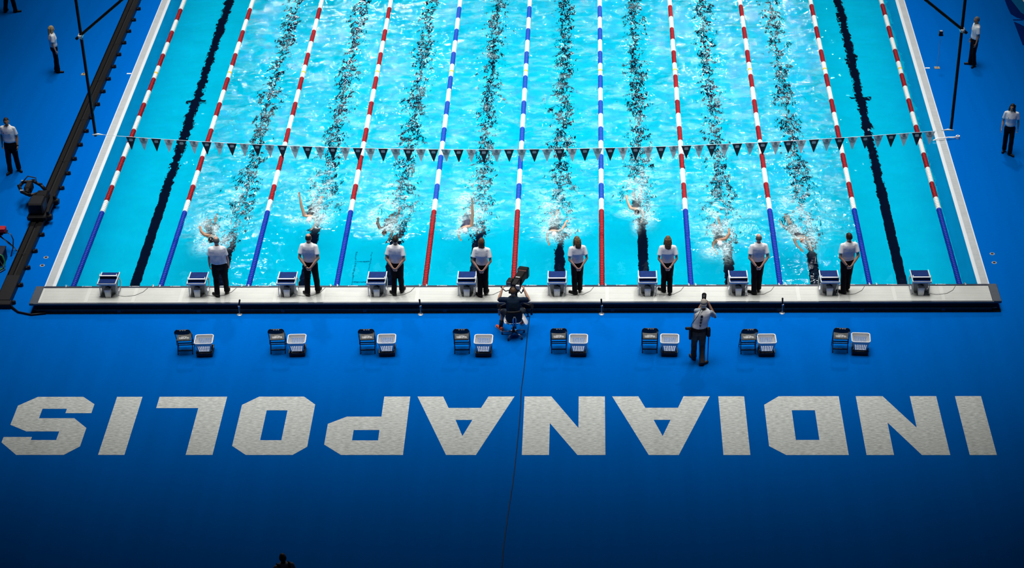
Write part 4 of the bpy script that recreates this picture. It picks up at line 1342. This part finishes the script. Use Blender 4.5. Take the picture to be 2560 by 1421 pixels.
person('photographer in grey cap, white vest and dark trousers aiming a camera', (5.03, -3.58, FZ), 4, 1.84, J=J, build=1.06, hair=None, sk=SK_TAN, head=(-8, 6), shirt=M_PALEBLUE, trousers=M_KHAKI, shoe=M_BROWNSHOE, extras=photog, tuck=True)

# ------------------------------------------------------------------ seated camera operator, office chair, broadcast camera
M_NAVYTEE = mat('navy_tee', (0.006, 0.018, 0.040), 0.8, bump=.5, bscale=25, spec=.15)
M_DSHORT = mat('slate_shorts', (0.02, 0.03, 0.045), 0.85, spec=.1)
M_ORANGE = mat('orange_shoe', (0.75, 0.10, 0.02), 0.6)
M_TOWEL = mat('white_towel', (0.75, 0.76, 0.78), 0.95, spec=.0)
M_CHROME = mat('blue_chrome', (0.35, 0.45, 0.62), 0.2, 0.8)
J = stand_joints('down')
J['pel'] = V(0, 0, .54); J['nec'] = V(.0, .14, 1.12)
def reseat(J):
    for k, s in (('L', -1), ('R', 1)):
        J['hip' + k] = V(s * .10, .02, .54); J['kne' + k] = V(s * .24, .42, .52)
        J['ank' + k] = V(s * .30, .30, .085)
        J['sho' + k] = V(s * .20, .12, 1.03)
reseat(J)
J['ankR'] = V(.22, .62, .085); J['kneR'] = V(.26, .46, .52)
J['ankL'] = V(-.36, .26, .085); J['kneL'] = V(-.30, .40, .52)
J['elbL'] = V(-.40, .30, .93); J['wriL'] = V(-.31, .48, 1.13); J['hdL'] = V(.15, .55, .6); J['hnL'] = V(.8, .2, -.3)
J['elbR'] = V(.42, .28, .93); J['wriR'] = V(.29, .46, 1.15); J['hdR'] = V(-.15, .55, .6); J['hnR'] = V(-.8, .2, -.3)
J['toe'] = {'L': 35, 'R': -20}
def seated(label, loc, heading):
    HM = head_matrix(J, 0, 14)
    b = MB()
    def tr(prof, bl=0):
        out = []
        for z, rx, ry in prof:
            t = (z - .95) / .55
            c = J['pel'] + (J['nec'] - J['pel']) * t
            out.append(ring(c, rx, ry, 18))
        return out
    b.loft(tr([(.88, .15, .12), (.98, .16, .115), (1.10, .145, .105), (1.28, .165, .12), (1.40, .17, .11), (1.47, .12, .09), (1.52, .06, .06)]))
    for k, s in (('L', -1), ('R', 1)):
        sh, el, wr = J['sho' + k], J['elb' + k], J['wri' + k]
        limb(b, [V(sh.x * .5, sh.y, sh.z), sh], [.06, .057])
        limb(b, [sh, el, el.lerp(wr, .35), wr], [.054, .043, .044, .029])
        hand(b, wr, V(*J['hd' + k]), V(*J['hn' + k]), 1 if k == 'R' else -1, 55)
        hp, kn, an = J['hip' + k], J['kne' + k], J['ank' + k]
        limb(b, [hp, kn, kn.lerp(an, .35), an], [.09, .06, .058, .040])
        a = R(J['toe'][k]); td = V(-math.sin(a), math.cos(a), 0)
        b.capsule(an + V(0, 0, -.045), an + td * .15 + V(0, 0, -.055), .034, .026, 10)
    add_head(b, HM, J)
    root = link('person', remesh(b, 'person', SK_LIGHT, .0105, 3), None, loc)
    root.rotation_euler = (0, 0, R(heading))
    tag(root, label, 'person')
    for s in (-1, 1):
        link('eye', MB().ellipsoid(HM @ V(s * .031, .088, .108), (.011, .006, .007), 8, 6).mesh('eye', M_EYE), root)
    sm = MB()
    sm.loft(tr([(.90, .185, .145), (1.0, .190, .148), (1.14, .185, .142), (1.28, .20, .145), (1.40, .205, .135), (1.46, .16, .11), (1.52, .078, .074)]))
    for k, s in (('L', -1), ('R', 1)):
        sh, el = J['sho' + k], J['elb' + k]
        sm.capsule(V(sh.x * .4, sh.y, sh.z - .02), sh, .085, .075, 12)
        sm.tube([sh, sh.lerp(el, .45), sh.lerp(el, .8)], [.076, .078, .082], 14)
    link('shirt', remesh(sm, 'shirt', M_NAVYTEE, .012, 3, .007, 10), root)
    t = MB()
    for k in 'LR':
        hp, kn = J['hip' + k], J['kne' + k]
        t.tube([hp - (kn - hp) * .15, hp.lerp(kn, .5), hp.lerp(kn, .92)], [.115, .105, .098], 14)
    t.ellipsoid((0, .0, .55), (.19, .15, .12))
    link('shorts', remesh(t, 'shorts', M_DSHORT, .013, 3, .006, 11), root)
    for k in 'LR':
        an = J['ank' + k]; kn = J['kne' + k]; a = R(J['toe'][k]); td = V(-math.sin(a), math.cos(a), 0)
        link('sock', MB().tube([an + V(0, 0, -.01), an.lerp(kn, .45)], [.050, .062], 12).mesh('sock', M_DSHORT, True), root)
        sh_ = MB()
        base = an.z - .085
        for q0, q1, r0, r1, zz_ in ((-.06, .05, .046, .05, .05), (.05, .19, .05, .044, .046), (-.05, .0, .045, .045, .085)):
            sh_.capsule(V(an.x, an.y, base + zz_) + td * q0, V(an.x, an.y, base + zz_ - .004) + td * q1, r0, r1, 10)
        me_ = remesh(sh_, 'shoe', M_ORANGE, .012, 2)
        for v in me_.vertices:
            if v.co.z < base + .012: v.co.z = base + .002
        so = link('shoe', me_, root)
        link('sole', MB().tube([V(an.x, an.y, base + .012) - td * .09, V(an.x, an.y, base + .012) + td * .22], [.046, .042], 10).mesh('sole', M_WHITE), so)
    link('hair', hair_mesh('short', HM, H_BROWN), root)
    hs = MB().tube([HM @ V(.098 * math.cos(a), -.005, .105 + .138 * math.sin(a)) for a in [math.pi * q / 12 for q in range(13)]], .011, 8).build('headset', M_BLACK, root, True)
    for s in (-1, 1):
        link('ear_cup', MB().ellipsoid(HM @ V(s * .098, 0, .09), (.024, .045, .05), 12, 8, HM.to_3x3()).mesh('ear_cup', M_BLACK, True), hs)
seated('camera operator in navy shirt and orange shoes, seated on an office chair', (.09, -2.20, FZ), 0)

oc = empty('office_chair', (.09, -2.20, FZ), R(8))
tag(oc, 'black office chair with chrome five star base under the camera operator', 'chair')
for q in range(5):
    a = 2 * math.pi * q / 5 + .35
    e = V(.32 * math.cos(a), .32 * math.sin(a), .075)
    MB().tube([V(0, 0, .13), e * .5 + V(0, 0, .06), e], [.032, .026, .018], 8).build('base_arm', M_CHROME, oc, True)
    cst = MB().cyl(e + V(-.018, 0, -.038), e + V(.018, 0, -.038), .037, n=12).build('castor', M_BLACK, oc)
    link('castor_fork', MB().cyl(e + V(0, 0, -.03), e + V(0, 0, .01), .012, n=8).mesh('castor_fork', M_BLACKM), cst)
MB().cyl((0, 0, .1), (0, 0, .42), .03, n=12).build('gas_lift', M_BLACKM, oc)
MB().ellipsoid((0, .04, .445), (.25, .25, .045), 20, 8).build('seat', M_BLACK, oc, True)
rows = []
for z in np.linspace(.50, .86, 6):
    w = .23 * (1 - .35 * abs((z - .70) / .22) ** 3)
    rows.append([(w * u, -.24 - .03 * (z - .5) + .06 * u * u, z) for u in np.linspace(-1, 1, 9)])
g = MB()
for r in rows: g.v += r
for a in range(5):
    for b_ in range(8):
        g.f.append((a * 9 + b_, a * 9 + b_ + 1, (a + 1) * 9 + b_ + 1, (a + 1) * 9 + b_))
bo = g.build('backrest', M_BLACK, oc, True)
bo.modifiers.new('t', 'SOLIDIFY').thickness = .035
for dx in (-.035, .035):
    MB().tube([(dx, -.05, .40), (dx, -.24, .40), (dx, -.295, .50), (dx, -.30, .68), (dx * .2, -.30, .735)], .016, 8).build('spine', M_CHROME, oc, True)
MB().tube([(-.24, -.18, .56), (-.13, -.30, .53), (.13, -.30, .53), (.24, -.18, .56)], .012, 6).build('back_brace', M_CHROME, oc, True)

tw = empty('towel', (.09, -2.20, FZ))
tag(tw, 'white towel draped over the right side of the office chair seat', 'towel')
for nm, L_ in (('drape', [(.14, .10, .60), (.24, -.05, .56), (.30, -.12, .46), (.36, -.10, .34)]), ('fold', [(-.20, .12, .60), (-.27, -.08, .56), (-.26, -.20, .50), (-.16, -.26, .46)])):
    g = MB()
    n = len(L_)
    for (x, y, z) in L_: g.v.append((x, y - .05, z + .015))
    for (x, y, z) in L_: g.v.append((x + .06, y + .22, z))
    for i in range(n - 1): g.f.append((i, i + 1, n + i + 1, n + i))
    o = g.build(nm, M_TOWEL, tw)
    o.modifiers.new('t', 'SOLIDIFY').thickness = .015
    o.modifiers.new('b', 'SUBSURF').levels = 1
    o.modifiers['b'].render_levels = 2

bc = empty('broadcast_camera', (.13, -1.42, FZ))
tag(bc, 'large black broadcast camera with long lens on a pedestal, pointed at the pool', 'camera')
ax = Matrix.Translation((.02, .10, 1.08)) @ Matrix.Rotation(R(-15), 4, 'Z') @ Matrix.Rotation(R(-2), 4, 'X')
for a in (R(35), R(145), R(-90)):
    d = V(math.cos(a), math.sin(a), 0)
    MB().tube([V(0, 0, .62), d * .20 + V(0, 0, .34), d * .40 + V(0, 0, .06)], [.028, .026, .022], 8).build('tripod_leg', M_BLACKM, bc)
    MB().cyl(d * .40 + V(-.02, 0, .045), d * .40 + V(.02, 0, .045), .045, n=12).build('wheel', M_BLACK, bc)
MB().cyl((0, 0, .55), (0, 0, .92), .055, n=14).build('pedestal', M_BLACKM, bc)
MB().bbox(-.10, .10, -.12, .16, -.20, -.10, .02, ax).build('pan_head', M_BLACK, bc)
MB().bbox(-.085, .085, -.22, .12, -.10, .12, .025, ax).build('camera_body', M_BLACK, bc)
ln = MB().bbox(-.12, .12, .12, .62, -.11, .13, .035, ax).build('lens_housing', M_RAIL, bc)
link('lens_hood', MB().bbox(-.15, .15, .60, .80, -.14, .16, .03, ax).mesh('lens_hood', M_BLACKM), ln)
link('hood_stripe', MB().bbox(-.125, .125, .56, .60, -.115, .136, .01, ax).mesh('hood_stripe', mat('dark_red_stripe', (.10, .02, .015), .5)), ln)
link('maker_plate', MB().bbox(-.06, .06, .135, .20, .128, .137, .004, ax).mesh('maker_plate', M_GREY), ln)
vf = MB().bbox(-.23, -.08, -.20, .05, .02, .16, .02, ax).build('viewfinder', M_BLACK, bc)
link('screen', MB().bbox(-.22, -.09, -.206, -.198, .04, .14, .003, ax).mesh('screen', M_GREY), vf)
for s in (-1, 1):
    MB().tube([ax @ V(s * .09, -.05, -.14), ax @ V(s * .22, -.25, -.12), ax @ V(s * .30, -.36, .02)], .014, 8).build('pan_bar', M_BLACKM, bc)
    MB().capsule(ax @ V(s * .29, -.34, .0), ax @ V(s * .31, -.37, .06), .022, .022, 8).build('grip', M_BLACK, bc)
for s, y in ((-1, -.32), (1, -.30)):
    MB().cyl((s * .44 - .02, y, .62), (s * .44 + .02, y - .02, .64), .07, n=16).build('hand_wheel', M_BLACK, bc)
    MB().tube([(0, 0, .66), (s * .25, -.2, .64), (s * .44, y, .63)], .018, 8).build('steering_arm', M_BLACKM, bc)
    MB().bbox(s * .44 - .03, s * .44 + .03, y - .05, y + .03, .36, .54, .015).build('counterweight', M_GREY if s < 0 else M_BLACK, bc)
MB().bbox(.06, .16, -.26, -.20, -.02, .10, .01, ax).build('control_box', M_WHITE, bc)

# ------------------------------------------------------------------ swimmers
M_SUIT = mat('black_suit', (0.012, 0.013, 0.018), 0.4)
M_SUIT2 = mat('navy_suit', (0.02, 0.015, 0.045), 0.4)
M_CAPW = mat('white_swim_cap', (0.82, 0.84, 0.86), 0.35)
M_CAPB = mat('black_swim_cap', (0.006, 0.006, 0.008), 0.35)
def swimmer(label, loc, heading, armL, armR, cap, sk, suit=M_SUIT, kick=0.10, roll=0.0):
    """lies along -Y (head towards the wall); arms are lists shoulder > elbow > wrist"""
    b = MB()
    rx = Matrix.Rotation(R(roll), 3, 'Y')
    def q(*a): return rx @ V(*a)
    def yr(y, z, w, h): return [rx @ V(w * math.cos(a), y, z + h * math.sin(a)) for a in [2 * math.pi * k / 16 for k in range(16)]]
    tor = [(.10, -.03, .055, .05), (.16, -.04, .12, .075), (.24, -.05, .18, .10), (.38, -.06, .17, .105), (.55, -.08, .135, .095), (.70, -.11, .155, .105), (.82, -.13, .15, .10), (.90, -.14, .10, .08)]
    b.loft([yr(*t) for t in tor])
    b.capsule(q(0, .16, -.03), q(0, .02, -.02), .052, .05, 10)
    b.ellipsoid(q(0, -.06, .015), (.078, .118, .092), 16, 10)
    b.capsule(q(0, -.10, -.10), q(0, -.13, -.115), .03, .016, 8)
    legs = []
    for s in (-1, 1):
        hp = q(s * .085, .84, -.13); kn = q(s * .095, 1.24, -.22 + s * kick * .4); an = q(s * .09, 1.62, -.24 + s * kick)
        limb(b, [hp, hp.lerp(kn, .5), kn, kn.lerp(an, .4), an], [.085, .078, .055, .054, .034])
        b.capsule(an, an + V(0, .17, -.01), .032, .016, 8)
        legs.append((hp, kn))
    for s, arm in ((-1, armL), (1, armR)):
        sh, el, wr = [V(*p) for p in arm]
        sh = rx @ sh
        limb(b, [V(sh.x * .5, sh.y, sh.z - .02), sh, el, el.lerp(wr, .35), wr], [.06, .056, .042, .042, .027])
        hand(b, wr, wr - el, V(-s * .3, 0, 1), s, 8)
    root = link('person', remesh(b, 'person', sk, .012, 3), None, loc)
    root.rotation_euler = (0, 0, R(heading))
    tag(root, label, 'person', 'swimmers racing towards the deck')
    sm = MB()
    sm.loft([yr(y, z, w + .007, h + .007) for y, z, w, h in tor[2:]])
    for hp, kn in legs:
        sm.tube([hp, hp.lerp(kn, .5), hp.lerp(kn, .8)], [.093, .086, .074], 12)
    link('swimsuit', remesh(sm, 'swimsuit', suit, .013, 2), root)
    if cap:
        link('swim_cap', MB().ellipsoid(q(0, -.055, .024), (.086, .126, .10), 18, 12, None, lambda d: 1.0 if d.z > -.25 else .85).mesh('swim_cap', cap, True), root)
    gg = MB().tube([q(.078 * math.cos(a), -.115, -.005 + .105 * math.sin(a)) for a in [math.pi * k / 10 for k in range(11)]], .008, 6)
    link('goggle_strap', gg.mesh('goggle_strap', M_BLACK), root)
    return root
up = lambda s, dx, dy, z1, z2: [(s * .18, .20, -.01), (s * .22 + dx * .5, .20 + dy * .5, z1), (s * .22 + dx, .20 + dy, z2)]
fwd = lambda s: [(s * .18, .18, -.04), (s * .20, -.10, -.12), (s * .16, -.36, -.16)]
low = lambda s: [(s * .18, .20, -.01), (s * .30, .38, .10), (s * .34, .62, .08)]
SWP = [
 ('swimmer in black cap rolling, bare shoulder up, in the lane of the heavyset official', 4, low(-1), fwd(1), M_CAPB, SK_TAN, M_SUIT, 22),
 ('swimmer in white cap with left arm bent up over the water, second lane rope pair', -4, up(-1, -.10, .22, .30, .52), fwd(1), M_CAPW, SK_LIGHT, M_SUIT, 10),
 ('swimmer in dark suit with head hidden by splash, behind the dark haired official', -8, low(-1), fwd(1), None, SK_DARK, M_SUIT, 0),
 ('swimmer in white cap with one straight arm raised high', 2, fwd(-1), up(1, .0, .25, .36, .66), M_CAPW, SK_LIGHT, M_SUIT2, -14),
 ('swimmer in white cap low in a long white splash, between the two red ropes', 0, fwd(-1), low(1), M_CAPW, SK_LIGHT, M_SUIT, 5),
 ('swimmer in black cap leading behind, left arm swinging back beside dark suit', -2, up(-1, -.08, .34, .12, .18), fwd(1), M_CAPB, SK_LIGHT, M_SUIT, 12),
 ('swimmer in white cap closest to the deck, right shoulder above the splash', 4, fwd(-1), low(1), M_CAPW, SK_TAN, M_SUIT, -18),
 ('swimmer in dark suit with legs out of a V shaped splash, rightmost swum lane', 14, fwd(-1), fwd(1), None, SK_LIGHT, M_SUIT, 0),
]
for (x, y), (lab, hd, aL, aR, cap, sk, suit, roll) in zip(SWIM, SWP):
    swimmer(lab, (x, y, -.035), hd, aL, aR, cap, sk, suit, roll=roll)

# splashes: thrown water, far too fine to count
def foam_mat():
    m = bpy.data.materials.new('white_spray'); m.use_nodes = True
    nt = m.node_tree
    b = nt.nodes['Principled BSDF']
    b.inputs['Base Color'].default_value = (.80, .90, .95, 1)
    b.inputs['Roughness'].default_value = .35
    n = nt.nodes.new('ShaderNodeTexNoise'); n.inputs['Scale'].default_value = 30
    mr = nt.nodes.new('ShaderNodeMapRange')
    mr.inputs['From Min'].default_value = .35; mr.inputs['From Max'].default_value = .65
    mr.inputs['To Min'].default_value = .05; mr.inputs['To Max'].default_value = .5
    tc = nt.nodes.new('ShaderNodeTexCoord')
    nt.links.new(tc.outputs['Object'], n.inputs['Vector']); nt.links.new(n.outputs['Fac'], mr.inputs['Value'])
    nt.links.new(mr.outputs['Result'], b.inputs['Alpha'])
    return m
M_SPRAY = foam_mat()
rnd = random.Random(11)
for i, cl in enumerate(SPLASH):
    g = MB()
    for (cx, cy, rx_, ry_) in cl:
        n = int(110 * (rx_ * ry_) / .08) + 12
        for _ in range(min(n, 420)):
            a = rnd.uniform(0, 2 * math.pi); q_ = abs(rnd.gauss(0, .5))
            x = cx + rx_ * q_ * math.cos(a); y = cy + ry_ * q_ * math.sin(a)
            r = rnd.choice((.004, .006, .008, .012, .017)) * rnd.uniform(.7, 1.3)
            z = .01 + abs(rnd.gauss(0, .035)) * max(0, 1 - q_ * .5)
            g.ellipsoid((x, y, z), (r * rnd.uniform(.8, 1.7), r * rnd.uniform(.8, 2.2), r * rnd.uniform(.4, .9)), 6, 4)
    o = g.build('splash', M_SPRAY, None, True)
    tag(o, 'white splash of spray around the %s swimmer from the left' % ORD[i], 'splash', kind='stuff')
